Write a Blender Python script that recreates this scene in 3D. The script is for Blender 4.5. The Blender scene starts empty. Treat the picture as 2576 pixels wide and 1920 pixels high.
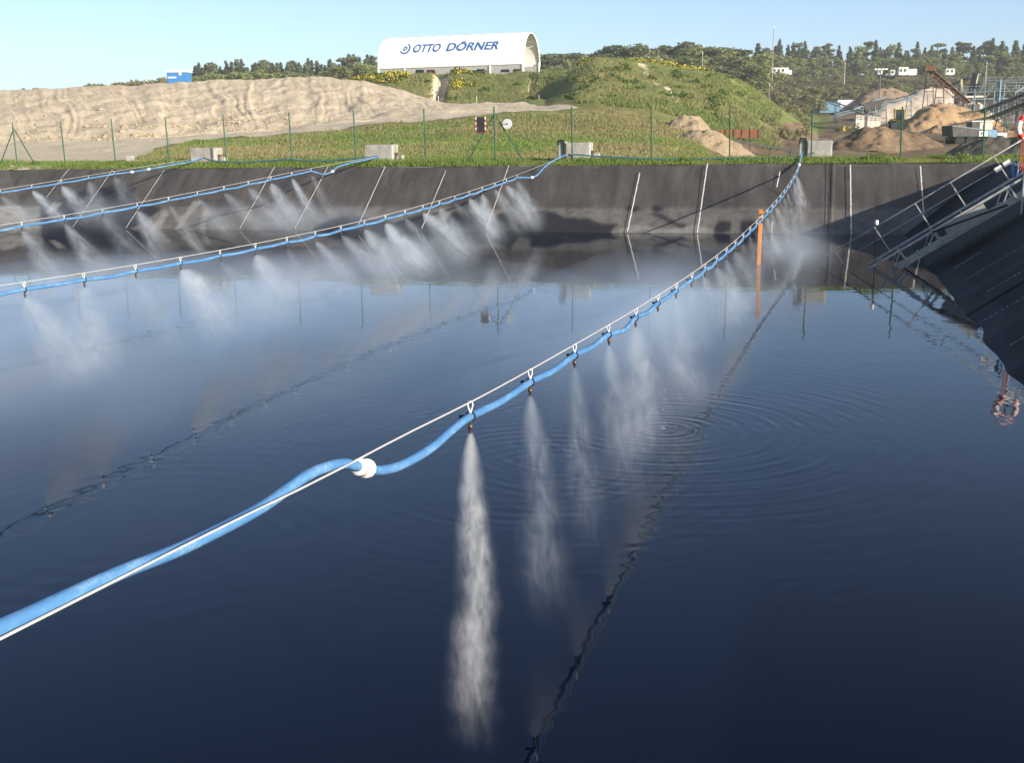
import bpy, bmesh, math, random
import numpy as np
from mathutils import Vector, Matrix, noise as mnoise

random.seed(7); rng = np.random.default_rng(7)
scene = bpy.context.scene
COL = scene.collection

# ------------------------------------------------------------------ camera
# World axes follow the pond: +Y runs across the water to the far bank, +X along it to the right, z = 0 is the water.
F_PX, CX, CY, HC = 2848.0, 1288.0, 960.0, 4.0        # focal length in pixels of a 2576 x 1920 frame, eye height
PITCH, ROLL, YAW = math.radians(12.5), math.radians(0.9), math.radians(14.84)
C0 = np.array([0.0, 0.0, HC])
HX = np.array([-math.sin(YAW), math.cos(YAW), 0.0])
RT0 = np.array([math.cos(YAW), math.sin(YAW), 0.0])
ZU = np.array([0.0, 0.0, 1.0])
FW = HX * math.cos(PITCH) - ZU * math.sin(PITCH)
UP0 = HX * math.sin(PITCH) + ZU * math.cos(PITCH)
RT = RT0 * math.cos(ROLL) - UP0 * math.sin(ROLL)
UP = UP0 * math.cos(ROLL) + RT0 * math.sin(ROLL)

cam_data = bpy.data.cameras.new('camera')
cam_data.sensor_width = 36.0
cam_data.lens = F_PX / 2576.0 * 36.0
cam_data.clip_start, cam_data.clip_end = 0.1, 6000.0
cam = bpy.data.objects.new('camera', cam_data); COL.objects.link(cam)
cam.matrix_world = Matrix(((RT[0], UP[0], -FW[0], 0), (RT[1], UP[1], -FW[1], 0), (RT[2], UP[2], -FW[2], HC), (0, 0, 0, 1)))
scene.camera = cam

# ------------------------------------------------------------------ sky, sun, exposure
SUN_EL = math.radians(16.5)
SUN_AZ = math.radians(119.0)           # clockwise from +Y: behind the viewer, to the right
world = bpy.data.worlds.new('World'); scene.world = world; world.use_nodes = True
wn = world.node_tree.nodes; wl = world.node_tree.links
sky = wn.new('ShaderNodeTexSky'); sky.sky_type = 'NISHITA'; sky.sun_disc = False
sky.sun_elevation = SUN_EL; sky.sun_rotation = SUN_AZ
sky.air_density = 0.6; sky.dust_density = 1.2; sky.ozone_density = 1.6
bg = wn['Background']; bg.inputs['Strength'].default_value = 0.130
wl.new(sky.outputs['Color'], bg.inputs['Color'])
sun_data = bpy.data.lights.new('sun', 'SUN'); sun_data.energy = 4.8; sun_data.angle = math.radians(0.53)
sun_data.color = (1.0, 0.90, 0.76)
sun = bpy.data.objects.new('sun', sun_data); COL.objects.link(sun)
sdir = Vector((math.sin(SUN_AZ) * math.cos(SUN_EL), math.cos(SUN_AZ) * math.cos(SUN_EL), math.sin(SUN_EL)))
sun.rotation_euler = sdir.to_track_quat('Z', 'Y').to_euler(); sun.location = (30, -30, 40)
vs = scene.view_settings
vs.view_transform = 'Standard'; vs.look = 'None'; vs.gamma = 1.0; vs.use_curve_mapping = False; vs.exposure = 0.75
scene.cycles.use_denoising = True
scene.cycles.volume_bounces = 2
scene.cycles.volume_max_steps = 128
scene.cycles.max_bounces = 8
scene.cycles.transparent_max_bounces = 16

# ------------------------------------------------------------------ pixels to places (2216-wide picture units)
S = 2576.0 / 2216.0
def ray(x, y):
    v = FW * F_PX + RT * (x * S - CX) - UP * (y * S - CY); return v / np.linalg.norm(v)
def atz(x, y, z): r = ray(x, y); return C0 + r * (z - HC) / r[2]
def aty(x, y, Y): r = ray(x, y); return C0 + r * Y / r[1]
def atx(x, y, X): r = ray(x, y); return C0 + r * X / r[0]
def atd(x, y, d): r = ray(x, y); return C0 + r * d / (r @ HX)
def proj(p):
    v = np.atleast_2d(np.asarray(p, float)) - C0; z = v @ FW
    return np.stack([(CX + F_PX * (v @ RT) / z) / S, (CY - F_PX * (v @ UP) / z) / S], 1)

# ------------------------------------------------------------------ mesh helpers
def link(o, parent=None):
    COL.objects.link(o)
    if parent is not None: o.parent = parent
    return o
def tag(o, label=None, cat=None, group=None, kind=None):
    if label: o['label'] = label
    if cat: o['category'] = cat
    if group: o['group'] = group
    if kind: o['kind'] = kind
    return o
def empty(name, loc=(0, 0, 0), rz=0.0):
    o = bpy.data.objects.new(name, None); o.empty_display_size = 0.3
    o.location = tuple(loc); o.rotation_euler = (0, 0, rz); COL.objects.link(o); return o
def mesh_obj(name, verts, faces, mat, parent=None, smooth=False):
    me = bpy.data.meshes.new(name)
    me.from_pydata([tuple(map(float, v)) for v in verts], [], [tuple(map(int, f)) for f in faces])
    if mat is not None:
        for m in (mat if isinstance(mat, (list, tuple)) else [mat]): me.materials.append(m)
    if smooth: me.polygons.foreach_set('use_smooth', [True] * len(me.polygons))
    me.update()
    return link(bpy.data.objects.new(name, me), parent)
def copy_tree(o, parent=None):
    c = o.copy(); COL.objects.link(c); c.parent = parent
    for ch in list(o.children):
        k = copy_tree(ch, c); k.matrix_parent_inverse = ch.matrix_parent_inverse.copy()
    return c

class MB:
    """collects boxes, tubes and strips; build() links them as one mesh"""
    def __init__(s): s.v = []; s.f = []
    def add(s, vs_, fs_):
        n = len(s.v); s.v += [tuple(v) for v in vs_]; s.f += [tuple(i + n for i in f) for f in fs_]; return s
    def box(s, x0, x1, y0, y1, z0, z1, bev=0.0):
        if bev <= 0:
            vs_ = [(x, y, z) for z in (z0, z1) for y in (y0, y1) for x in (x0, x1)]
            return s.add(vs_, [(0, 2, 3, 1), (4, 5, 7, 6), (0, 1, 5, 4), (2, 6, 7, 3), (0, 4, 6, 2), (1, 3, 7, 5)])
        bm = bmesh.new(); bmesh.ops.create_cube(bm, size=1.0)
        for v in bm.verts:
            v.co = Vector(((x0 + x1) / 2 + v.co.x * (x1 - x0), (y0 + y1) / 2 + v.co.y * (y1 - y0), (z0 + z1) / 2 + v.co.z * (z1 - z0)))
        bmesh.ops.bevel(bm, geom=bm.edges[:], offset=bev, segments=1, affect='EDGES')
        bm.verts.index_update()
        s.add([tuple(v.co) for v in bm.verts], [tuple(v.index for v in f.verts) for f in bm.faces]); bm.free(); return s
    def tube(s, path, r, n=8, caps=True):
        P = [Vector(tuple(map(float, p))) for p in path]; m = len(P)
        rs = [r] * m if not hasattr(r, '__len__') else list(r)
        base = len(s.v); prev = None
        for i, p in enumerate(P):
            t = (P[min(i + 1, m - 1)] - P[max(i - 1, 0)])
            if t.length < 1e-9: t = Vector((0, 0, 1))
            t.normalize()
            if prev is None:
                a = Vector((0, 0, 1)) if abs(t.z) < 0.9 else Vector((1, 0, 0))
                u = t.cross(a).normalized()
            else:
                u = (prev - t * prev.dot(t)).normalized()
            prev = u; w = t.cross(u)
            for k in range(n):
                g = 2 * math.pi * (k + 0.5) / n
                s.v.append(tuple(p + (u * math.cos(g) + w * math.sin(g)) * rs[i]))
        for i in range(m - 1):
            for k in range(n):
                a = base + i * n + k; b = base + i * n + (k + 1) % n
                s.f.append((a, b, b + n, a + n))
        if caps:
            s.f.append(tuple(base + k for k in range(n))[::-1]); s.f.append(tuple(base + (m - 1) * n + k for k in range(n)))
        return s
    def beam(s, a, b, w, h=None):
        """rectangular bar between two points"""
        h = h or w; a = Vector(tuple(map(float, a))); b = Vector(tuple(map(float, b))); t = (b - a).normalized()
        k = Vector((0, 0, 1)) if abs(t.z) < 0.95 else Vector((1, 0, 0))
        u = t.cross(k).normalized(); q = u.cross(t)
        vs_ = [p + u * (sx * w / 2) + q * (sz * h / 2) for p in (a, b) for sz in (-1, 1) for sx in (-1, 1)]
        return s.add(vs_, [(0, 2, 3, 1), (4, 5, 7, 6), (0, 1, 5, 4), (2, 6, 7, 3), (0, 4, 6, 2), (1, 3, 7, 5)])
    def prism(s, poly, y0, y1):
        """polygon in x,z pushed out along y"""
        n = len(poly); vs_ = [(x, y0, z) for x, z in poly] + [(x, y1, z) for x, z in poly]
        return s.add(vs_, [tuple(range(n)), tuple(range(2 * n - 1, n - 1, -1))] + [(i, i + n, (i + 1) % n + n, (i + 1) % n) for i in range(n)])
    def build(s, name, mat, parent=None, smooth=False): return mesh_obj(name, s.v, s.f, mat, parent, smooth)

def grid_mesh(name, Pts, mat, attrs=None, smooth=True, parent=None):
    """Pts: rows x cols x 3 array"""
    R_, C_, _ = Pts.shape
    me = bpy.data.meshes.new(name)
    idx = np.arange(R_ * C_).reshape(R_, C_)
    q = np.stack([idx[:-1, :-1], idx[:-1, 1:], idx[1:, 1:], idx[1:, :-1]], -1).reshape(-1, 4)
    me.vertices.add(R_ * C_); me.vertices.foreach_set('co', Pts.reshape(-1).astype(np.float32))
    me.loops.add(q.size); me.loops.foreach_set('vertex_index', q.reshape(-1).astype(np.int32))
    me.polygons.add(len(q)); me.polygons.foreach_set('loop_start', np.arange(0, q.size, 4, dtype=np.int32))
    me.polygons.foreach_set('loop_total', np.full(len(q), 4, np.int32))
    me.polygons.foreach_set('use_smooth', np.full(len(q), smooth))
    me.update(calc_edges=True)
    for nm, a in (attrs or {}).items():
        at = me.attributes.new(nm, 'FLOAT', 'POINT'); at.data.foreach_set('value', a.reshape(-1).astype(np.float32))
    me.materials.append(mat); me.validate()
    return link(bpy.data.objects.new(name, me), parent)

# value noise in numpy
_perm = rng.permutation(4096)
_vals = rng.random(4096) * 2 - 1
def vnoise(x, y):
    xi = np.floor(x).astype(int); yi = np.floor(y).astype(int); fx = x - xi; fy = y - yi
    fx = fx * fx * (3 - 2 * fx); fy = fy * fy * (3 - 2 * fy)
    h = lambda a, b: _vals[_perm[(_perm[a & 4095] + b) & 4095]]
    return (h(xi, yi) * (1 - fx) + h(xi + 1, yi) * fx) * (1 - fy) + (h(xi, yi + 1) * (1 - fx) + h(xi + 1, yi + 1) * fx) * fy
def fbm(x, y, o=4, g=0.5):
    s = 0; a = 1.0
    for k in range(o): s = s + a * vnoise(x * 2 ** k + 17.3 * k, y * 2 ** k - 9.1 * k); a *= g
    return s
def inpoly(px, py, poly):
    ins = np.zeros(px.shape, bool); n = len(poly)
    for i in range(n):
        x0, y0 = poly[i]; x1, y1 = poly[(i + 1) % n]
        c = ((y0 > py) != (y1 > py)) & (px < (x1 - x0) * (py - y0) / (y1 - y0 + 1e-12) + x0); ins ^= c
    return ins

# ------------------------------------------------------------------ materials
class NT:
    def __init__(s, name):
        s.m = bpy.data.materials.new(name); s.m.use_nodes = True; s.t = s.m.node_tree; s.n = s.t.nodes; s.l = s.t.links
        s.bsdf = s.n['Principled BSDF']; s.out = s.n['Material Output']
    def new(s, t, **k):
        nd = s.n.new(t)
        for a, b in k.items(): setattr(nd, a, b)
        return nd
    def val(s, sock, v):
        if isinstance(v, bpy.types.NodeSocket): s.l.new(v, sock)
        else: sock.default_value = v
    def coord(s, which='Object'): return s.new('ShaderNodeTexCoord').outputs[which]
    def pos(s): return s.new('ShaderNodeNewGeometry').outputs['Position']
    def mapping(s, vec, scale=(1, 1, 1), rot=(0, 0, 0), loc=(0, 0, 0)):
        m = s.new('ShaderNodeMapping'); s.l.new(vec, m.inputs['Vector'])
        m.inputs['Scale'].default_value = scale; m.inputs['Rotation'].default_value = rot; s.val(m.inputs['Location'], loc); return m.outputs['Vector']
    def noise(s, vec, scale, detail=4, rough=0.55, dist=0.0):
        n = s.new('ShaderNodeTexNoise'); s.l.new(vec, n.inputs['Vector'])
        n.inputs['Scale'].default_value = scale; n.inputs['Detail'].default_value = detail
        n.inputs['Roughness'].default_value = rough; n.inputs['Distortion'].default_value = dist; return n.outputs['Fac']
    def ramp(s, fac, stops):
        r = s.new('ShaderNodeValToRGB'); s.l.new(fac, r.inputs['Fac']); e = r.color_ramp.elements
        while len(e) < len(stops): e.new(0.5)
        for el, (p, c) in zip(e, stops):
            el.position = p; el.color = (c, c, c, 1) if not hasattr(c, '__len__') else (*c, 1)
        return r.outputs['Color']
    def math(s, op, a, b=None, c=None, clamp=False):
        n = s.new('ShaderNodeMath', operation=op, use_clamp=clamp); s.val(n.inputs[0], a)
        if b is not None: s.val(n.inputs[1], b)
        if c is not None: s.val(n.inputs[2], c)
        return n.outputs[0]
    def mix(s, fac, a, b, mode='MIX'):
        n = s.new('ShaderNodeMix', data_type='RGBA', blend_type=mode); s.val(n.inputs[0], fac)
        for sk, v in ((n.inputs[6], a), (n.inputs[7], b)):
            if isinstance(v, (tuple, list)): v = (*v, 1) if len(v) == 3 else v
            s.val(sk, v)
        return n.outputs[2]
    def attr(s, name): return s.new('ShaderNodeAttribute', attribute_name=name).outputs['Fac']
    def bump(s, h, strength=0.5, dist=0.05):
        b = s.new('ShaderNodeBump'); s.l.new(h, b.inputs['Height']); b.inputs['Strength'].default_value = strength
        b.inputs['Distance'].default_value = dist; s.l.new(b.outputs[0], s.bsdf.inputs['Normal']); return b
    def color(s, v, rough=0.8, spec=0.3, metal=0.0):
        s.val(s.bsdf.inputs['Base Color'], (*v, 1) if isinstance(v, tuple) and len(v) == 3 else v)
        s.val(s.bsdf.inputs['Roughness'], rough); s.val(s.bsdf.inputs['Specular IOR Level'], spec); s.val(s.bsdf.inputs['Metallic'], metal)
        return s.m
def simple(name, c, rough=0.7, metal=0.0, var=0.25, scale=3.0, dirt=None, dirt_amt=0.35, spec=0.35):
    """plain paint, steel, concrete ... with blotches, dirt and a little relief"""
    t = NT(name); o = t.coord('Object')
    n1 = t.noise(o, scale, 6, 0.6)
    lo = tuple(x * (1 - var) for x in c); hi = tuple(min(1, x * (1 + var * 0.6)) for x in c)
    col = t.mix(t.ramp(n1, [(0.3, 0.0), (0.7, 1.0)]), lo, hi)
    if dirt is not None:
        n2 = t.noise(t.mapping(o, (1, 1, 0.35)), scale * 2.3, 8, 0.7)
        col = t.mix(t.math('MULTIPLY', t.ramp(n2, [(0.48, 0.0), (0.66, 1.0)]), dirt_amt * 2, clamp=True), col, dirt)
    t.bump(t.noise(o, scale * 9, 4), 0.15, 0.01)
    return t.color(col, rough, spec, metal)

# ================================================================== THE SETTING
Y_FAR, Y_CREST, Z_CREST = 44.6, 48.3, 2.5
X_R, X_L, Y_N = 3.3, -34.4, 3.2
RUN = 3.7                                  # horizontal run of every bank from water to crest
SL = Z_CREST / RUN

# ---- liner material: black geomembrane, dusty, with a pale tide band and wet stains
def liner_material():
    t = NT('geomembrane'); p = t.pos()
    n = t.noise(t.mapping(p, (1, 1, 1)), 0.55, 6, 0.6)
    base = t.mix(t.ramp(n, [(0.3, 0), (0.7, 1)]), (0.054, 0.049, 0.045), (0.092, 0.084, 0.077))
    fine = t.noise(p, 9.0, 6, 0.7)
    streak = t.noise(t.mapping(p, (1.6, 0.22, 0.22)), 1.4, 5, 0.65)
    base = t.mix(t.ramp(streak, [(0.40, 0.0), (0.66, 0.75)]), base, (0.030, 0.027, 0.026))
    base = t.mix(t.ramp(fine, [(0.35, 0.0), (0.75, 0.35)]), base, (0.105, 0.098, 0.09))
    mud = t.attr('mud'); wet = t.attr('wet')
    mn = t.noise(p, 2.4, 7, 0.65)
    mudc = t.mix(t.ramp(mn, [(0.35, 0), (0.7, 1)]), (0.13, 0.128, 0.12), (0.24, 0.232, 0.21))
    base = t.mix(t.math('MULTIPLY', mud, t.ramp(mn, [(0.25, 0.55), (0.5, 1.0)]), clamp=True), base, mudc)
    base = t.mix(t.math('MULTIPLY', wet, 0.9), base, (0.020, 0.020, 0.022))
    t.bump(t.math('ADD', t.noise(p, 1.3, 4, 0.5), t.math('MULTIPLY', fine, 0.08)), 0.35, 0.12)
    r = t.math('SUBTRACT', 0.62, t.math('MULTIPLY', wet, 0.22))
    return t.color(base, r, 0.35)
M_LINER = liner_material()
def shaded_liner():  # liner without dust, the right bank's shade darkened into its colour
    t = NT('shaded_geomembrane'); p = t.pos(); n = t.noise(t.mapping(p, (0.6, 3.0, 0.6)), 1.1, 6, 0.65); fine = t.noise(p, 14.0, 5, 0.7)
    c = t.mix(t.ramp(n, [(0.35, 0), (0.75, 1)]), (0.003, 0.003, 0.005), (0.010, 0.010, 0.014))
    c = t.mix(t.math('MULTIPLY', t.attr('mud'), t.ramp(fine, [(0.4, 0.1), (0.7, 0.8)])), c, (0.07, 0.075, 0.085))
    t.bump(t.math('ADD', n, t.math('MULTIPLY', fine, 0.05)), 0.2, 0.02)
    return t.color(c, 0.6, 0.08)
M_LINER_SHADED = shaded_liner()

def bank(name, P, mud=None, wet=None, mat=None):
    z = np.zeros(P.shape[:2])
    o = grid_mesh(name, P, mat or M_LINER, {'mud': z if mud is None else mud, 'wet': z if wet is None else wet})
    o['kind'] = 'structure'; return o

# far bank: facing the viewer
def s2d(pts, sc, ox, oy): return [((ox + x / sc) / S, (oy + y / sc) / S) for x, y in pts]
WET = [s2d([(300, 1240), (390, 1170), (480, 1180), (640, 1110), (870, 1070), (960, 1020), (975, 1070), (1090, 1080), (1070, 1165), (1140, 1200), (1290, 1240), (1200, 1310), (1010, 1440), (560, 1440), (330, 1430), (270, 1370), (310, 1300)], 3.167, 0, 130),
       s2d([(1080, 500), (1290, 440), (1400, 520), (1390, 600), (500, 600), (520, 540), (640, 470), (830, 450)], 2.771, 600, 380),
       s2d([(1500, 420), (1780, 470), (1900, 400), (1960, 520), (2217, 470), (2217, 600), (1500, 600), (1420, 500)], 2.771, 600, 380),
       s2d([(-60, 480), (130, 490), (200, 530), (310, 540), (410, 540), (520, 580), (650, 575), (600, 640), (590, 700), (-60, 700)], 3.167, 1350, 380),
       s2d([(690, 455), (800, 435), (850, 465), (770, 480)], 3.167, 1350, 380), s2d([(910, 455), (950, 435), (1010, 460), (940, 485)], 3.167, 1350, 380),
       s2d([(880, 490), (940, 490), (1240, 620), (1200, 640)], 3.167, 1350, 380),
       s2d([(1420, 600), (1480, 555), (1550, 560), (1550, 650), (1420, 650)], 3.167, 1350, 380), s2d([(1625, 555), (1760, 555), (1790, 700), (1625, 700)], 3.167, 1350, 380)]
MUD = [s2d([(1200, 1450), (1265, 1450), (1330, 1300), (1290, 1250)], 3.167, 0, 130), s2d([(1365, 1450), (1395, 1450), (1590, 1200), (1545, 1190)], 3.167, 0, 130),
       s2d([(1595, 1450), (1620, 1450), (1660, 1250), (1625, 1250)], 3.167, 0, 130),
       s2d([(370, 1270), (430, 1190), (490, 1200), (420, 1280)], 3.167, 0, 130),
       s2d([(600, 655), (760, 600), (1000, 625), (1250, 600), (1400, 630), (1400, 720), (600, 720)], 3.167, 1350, 380)]
xs = np.linspace(X_L - 4.5, X_R + 5.2, 900); vv = np.linspace(-0.9, 1.0, 84)
XX, VV = np.meshgrid(xs, vv)
ZZ = VV * Z_CREST; YY = Y_FAR + VV * RUN
wr = 0.035 * fbm(XX * 0.9 + VV * 1.1, VV * 0.7, 3) + 0.022 * np.sin(XX * 2.3 + 2.2 * VV + 2.0 * fbm(XX * 0.2, VV, 2)) * (0.4 + 0.6 * VV)
fold = 0.06 * np.exp(-((XX - 0.72 - 0.05 * VV) / 0.035) ** 2)
wr = wr * np.clip(VV * 6, 0.25, 1)
P = np.stack([XX, YY - (wr + fold) * 0.56, ZZ + (wr + fold) * 0.83], -1)
P[-1, :, 2] = Z_CREST + 0.03 * fbm(xs * 0.6, xs * 0, 3); P[-1, :, 1] = Y_CREST + 0.10 * fbm(xs * 0.5, xs * 0 + 5, 3)
pp = proj(P.reshape(-1, 3)); jx = 3.5 * fbm(XX * 1.6, VV * 5, 4).ravel(); jy = 2.0 * fbm(XX * 1.6 + 40, VV * 5, 4).ravel()
px, py = pp[:, 0] + jx, pp[:, 1] + jy
wet = np.zeros(px.shape); mud = np.zeros(px.shape)
band = (ZZ.ravel() < 0.86 + 0.035 * fbm(xs * 0.8, xs * 0, 3)[None, :].repeat(len(vv), 0).ravel())
mud[band] = 0.42
for q in WET: wet[inpoly(px, py, q)] = 1
for q in MUD: k = inpoly(px, py, q); mud[k] = 1.6; wet[k] = 0
mud[wet > 0.5] = 0
mud[(pp[:, 0] < 92) & band] = 1.0; wet[(pp[:, 0] < 86)] = 0
def soft(a, n=1):
    a = a.reshape(XX.shape)
    for _ in range(n):
        b = np.pad(a, 1, mode='edge'); a = (b[1:-1, 1:-1] * 2 + b[:-2, 1:-1] + b[2:, 1:-1] + b[1:-1, :-2] + b[1:-1, 2:]) / 6
    return a
far_bank = bank('far_bank', P, soft(mud, 2), soft(wet, 2))

# right bank (in shade), with folds running up the slope
ys = np.linspace(Y_N - 3, Y_CREST + 0.3, 900); YY, VV = np.meshgrid(ys, vv)
wr = 0.03 * fbm(YY * 0.5 + VV * 0.4, VV * 0.6 + 7, 2)
for yf, a in ((25.6, 0.035), (17.6, 0.035)):
    wr = wr + a * np.exp(-((YY - yf - 0.12 * VV - 0.06 * np.sin(VV * 5 + yf)) / 0.05) ** 2)
edge = 0.13 * fbm(ys * 0.35, ys * 0 + 3, 3)[None, :] * (1 - np.clip(VV, 0, 1))
P = np.stack([X_R + VV * RUN - wr * 0.56 + edge, YY, VV * Z_CREST + wr * 0.83], -1)
mudr = np.where(VV < 0.10 + 0.05 * fbm(YY * 0.9, VV * 0, 3), 0.5, 0.0)
right_bank = bank('right_bank', P, mudr, None, M_LINER_SHADED)
# left bank and near bank
ys = np.linspace(Y_N - 3, Y_CREST + 0.3, 220); vv2 = np.linspace(-0.9, 1.0, 40); YY, VV = np.meshgrid(ys, vv2)
wr = 0.05 * fbm(YY * 0.8, VV * 0.7 + 20, 3)
P = np.stack([X_L - VV * RUN + wr * 0.56, YY, VV * Z_CREST + wr * 0.83], -1)[:, ::-1]
left_bank = bank('left_bank', P, np.where(VV < 0.38, 0.9, 0.0))
xs2 = np.linspace(X_L - 4.5, X_R + 5.0, 200); XX2, VV = np.meshgrid(xs2, vv2)
P = np.stack([XX2, Y_N - VV * RUN, VV * Z_CREST + 0.02 * fbm(XX2, VV, 3)], -1)[:, ::-1]
near_bank = bank('near_bank', P)

# chalk-white seam welds running up the liner
M_SEAM = NT('seam_tape'); _p = M_SEAM.pos()
_n = M_SEAM.noise(_p, 16.0, 2, 0.5)
M_SEAM = M_SEAM.color(M_SEAM.mix(M_SEAM.ramp(_n, [(0.34, 0), (0.44, 1)]), (0.16, 0.155, 0.145), (0.66, 0.64, 0.58)), 0.8)
M_SEAM_DARK = simple('seam_dark', (0.02, 0.02, 0.02), 0.6)
def far_seam(x_, v0, v1, w=0.05, mat=None, lift=0.05, lean=0.0):
    n = 24; vs_, fs_ = [], []
    for i in range(n + 1):
        v = v0 + (v1 - v0) * i / n; xx = x_ + lean * (v - 0.5) + 0.004 * math.sin(i * 1.3 + x_)
        for sgn in (-1, 1):
            vs_.append((xx + sgn * w / 2, Y_FAR + v * RUN - lift * 0.56, v * Z_CREST + lift * 0.83))
    for i in range(n): fs_.append((2 * i, 2 * i + 1, 2 * i + 3, 2 * i + 2))
    return mesh_obj('seam', vs_, fs_, mat or M_SEAM, far_bank)
def bank_uv(x, y):
    """point of the far bank plane seen at a pixel"""
    r = ray(x, y); t = (Y_FAR * SL - HC) / (r[2] - SL * r[1]); t = (-Y_FAR * SL - HC) / (r[2] - SL * r[1]); p = C0 + r * t
    return p[0], (p[1] - Y_FAR) / RUN
for (xa, ya), (xb, yb) in (((286, 430), (185, 575)), ((415, 431), (319, 577)), ((693, 422), (606, 577)), ((827, 422), (744, 578)), ((973, 417), (903, 570)),
                           ((1123, 433), (1062, 580)), ((1282, 418), (1224, 582)), ((1610, 439), (1579, 588)), ((1780, 416), (1754, 595)),
                           ((2139, 419), (2141, 600)), ((2315, 422), (2323, 542)), ((175, 428), (118, 500)), ((1957, 436), (1949, 475)), ((1945, 560), (1942, 590))):
    (u0, v0), (u1, v1) = bank_uv(xa / S, ya / S), bank_uv(xb / S, yb / S)
    big = 0.042 if xa in (1610, 1780, 2139, 2315, 1957) else 0.026
    far_seam((u0 + u1) / 2, max(v1, -0.02) if ya < 500 and xa not in (175, 1957) else v1, min(v0, 0.99), big, None, 0.095, (u0 - u1) / max(0.2, v0 - v1))
far_seam(0.62, -0.02, 0.99, 0.035, M_SEAM_DARK, 0.075)
def right_seam(yy, v0, v1, w=0.03, dash=False, tilt=0.0):
    n = 60; vs_, fs_ = [], []
    for i in range(n + 1):
        v = v0 + (v1 - v0) * i / n
        for sgn in (-1, 1):
            vs_.append((X_R + v * RUN - 0.075 * 0.56, yy + tilt * (v - v0) + sgn * w / 2, v * Z_CREST + 0.075 * 0.83))
    for i in range(n):
        if dash and (i % 3 == 2 or mnoise.noise(Vector((i * 0.7, yy, 0))) < -0.25): continue
        fs_.append((2 * i, 2 * i + 2, 2 * i + 3, 2 * i + 1))
    return mesh_obj('seam', vs_, fs_, M_SEAM, right_bank)
def rbank(x, y):
    r = ray(x, y); t = (X_R * -SL + 0 - HC) / (r[2] - SL * r[0]); p = C0 + r * t; return p[1], (p[0] - X_R) / RUN
for (xa, ya), (xb, yb), w, dash in (((2487, 741), (2563, 696), 0.03, True), ((2467, 821), (2574, 762), 0.03, True), ((2547, 877), (2576, 861), 0.03, True),
                              ((2436, 709), (2500, 672), 0.022, True), ((2354, 673), (2445, 619), 0.02, True), ((2403, 682), (2461, 636), 0.035, False)):
    (y0, v0), (y1, v1) = rbank(xa / S, ya / S), rbank(xb / S, yb / S)
    right_seam(y0, v0, max(v1, v0 + 0.15) if dash is False else min(1, v1 + 0.3), w, dash, y1 - y0 if dash is False else 0.0)

# ---- water
def water_material():
    t = NT('pond_water'); p = t.pos()
    c1 = atz(1435, 930, 0)
    sep = t.new('ShaderNodeSeparateXYZ'); t.l.new(p, sep.inputs[0])
    def rings(cx, cy, lam, r0, amp, inner):
        dx = t.math('SUBTRACT', sep.outputs[0], cx); dy = t.math('SUBTRACT', sep.outputs[1], cy)
        r = t.math('SQRT', t.math('ADD', t.math('MULTIPLY', dx, dx), t.math('MULTIPLY', dy, dy)))
        wob = t.math('MULTIPLY', t.noise(p, 1.1, 2), 0.10)
        ph = t.math('MULTIPLY', t.math('ADD', r, wob), 2 * math.pi / lam)
        s_ = t.math('SINE', ph)
        env = t.math('MULTIPLY', t.math('POWER', 2.718, t.math('DIVIDE', r, -r0)), t.math('SUBTRACT', 1.0, t.math('POWER', 2.718, t.math('DIVIDE', r, -inner))))
        vary = t.ramp(t.noise(p, 0.8, 3), [(0.36, 0.15), (0.66, 1.5)])
        return t.math('MULTIPLY', t.math('MULTIPLY', s_, env), t.math('MULTIPLY', vary, amp))
    h = rings(c1[0], c1[1], 0.17, 1.9, 0.0013, 0.12)
    h = t.math('ADD', h, rings(c1[0] + 0.05, c1[1] + 0.02, 0.29, 2.4, 0.0014, 0.5))
    c2 = atz(1180, 1010, 0); h = t.math('ADD', h, rings(c2[0], c2[1], 0.23, 2.6, 0.0010, 0.5))
    c3 = atz(300, 1130, 0); h = t.math('ADD', h, rings(c3[0], c3[1], 0.33, 3.0, 0.0006, 0.6))
    c4 = atz(-300, 900, 0); h = t.math('ADD', h, rings(c4[0], c4[1], 0.5, 8.0, 0.0004, 1.0))
    low = t.noise(p, 1.5, 2, 0.5); calm = t.ramp(t.noise(p, 0.12, 2), [(0.35, 0.25), (0.65, 1.0)])
    h = t.math('ADD', h, t.math('MULTIPLY', t.math('MULTIPLY', low, calm), 0.0045))
    h = t.math('ADD', h, t.math('MULTIPLY', t.noise(t.mapping(p, (1, 1, 1)), 5.0, 2), 0.0007))
    b = t.bump(h, 1.0, 1.0)
    m = t.color((0.0013, 0.0044, 0.0145), t.math('ADD', 0.012, t.math('MULTIPLY', t.ramp(t.noise(p, 0.35, 4, 0.6), [(0.42, 0.0), (0.66, 1.0)]), 0.022)), 0.5)
    t.bsdf.inputs['IOR'].default_value = 1.30
    return m
M_WATER = water_material()
water = mesh_obj('water', [(X_L - 1.2, Y_N - 1.2, 0), (X_R + 1.2, Y_N - 1.2, 0), (X_R + 1.2, Y_FAR + 1.2, 0), (X_L - 1.2, Y_FAR + 1.2, 0)], [(0, 1, 2, 3)], M_WATER)
water['kind'] = 'structure'

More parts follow.
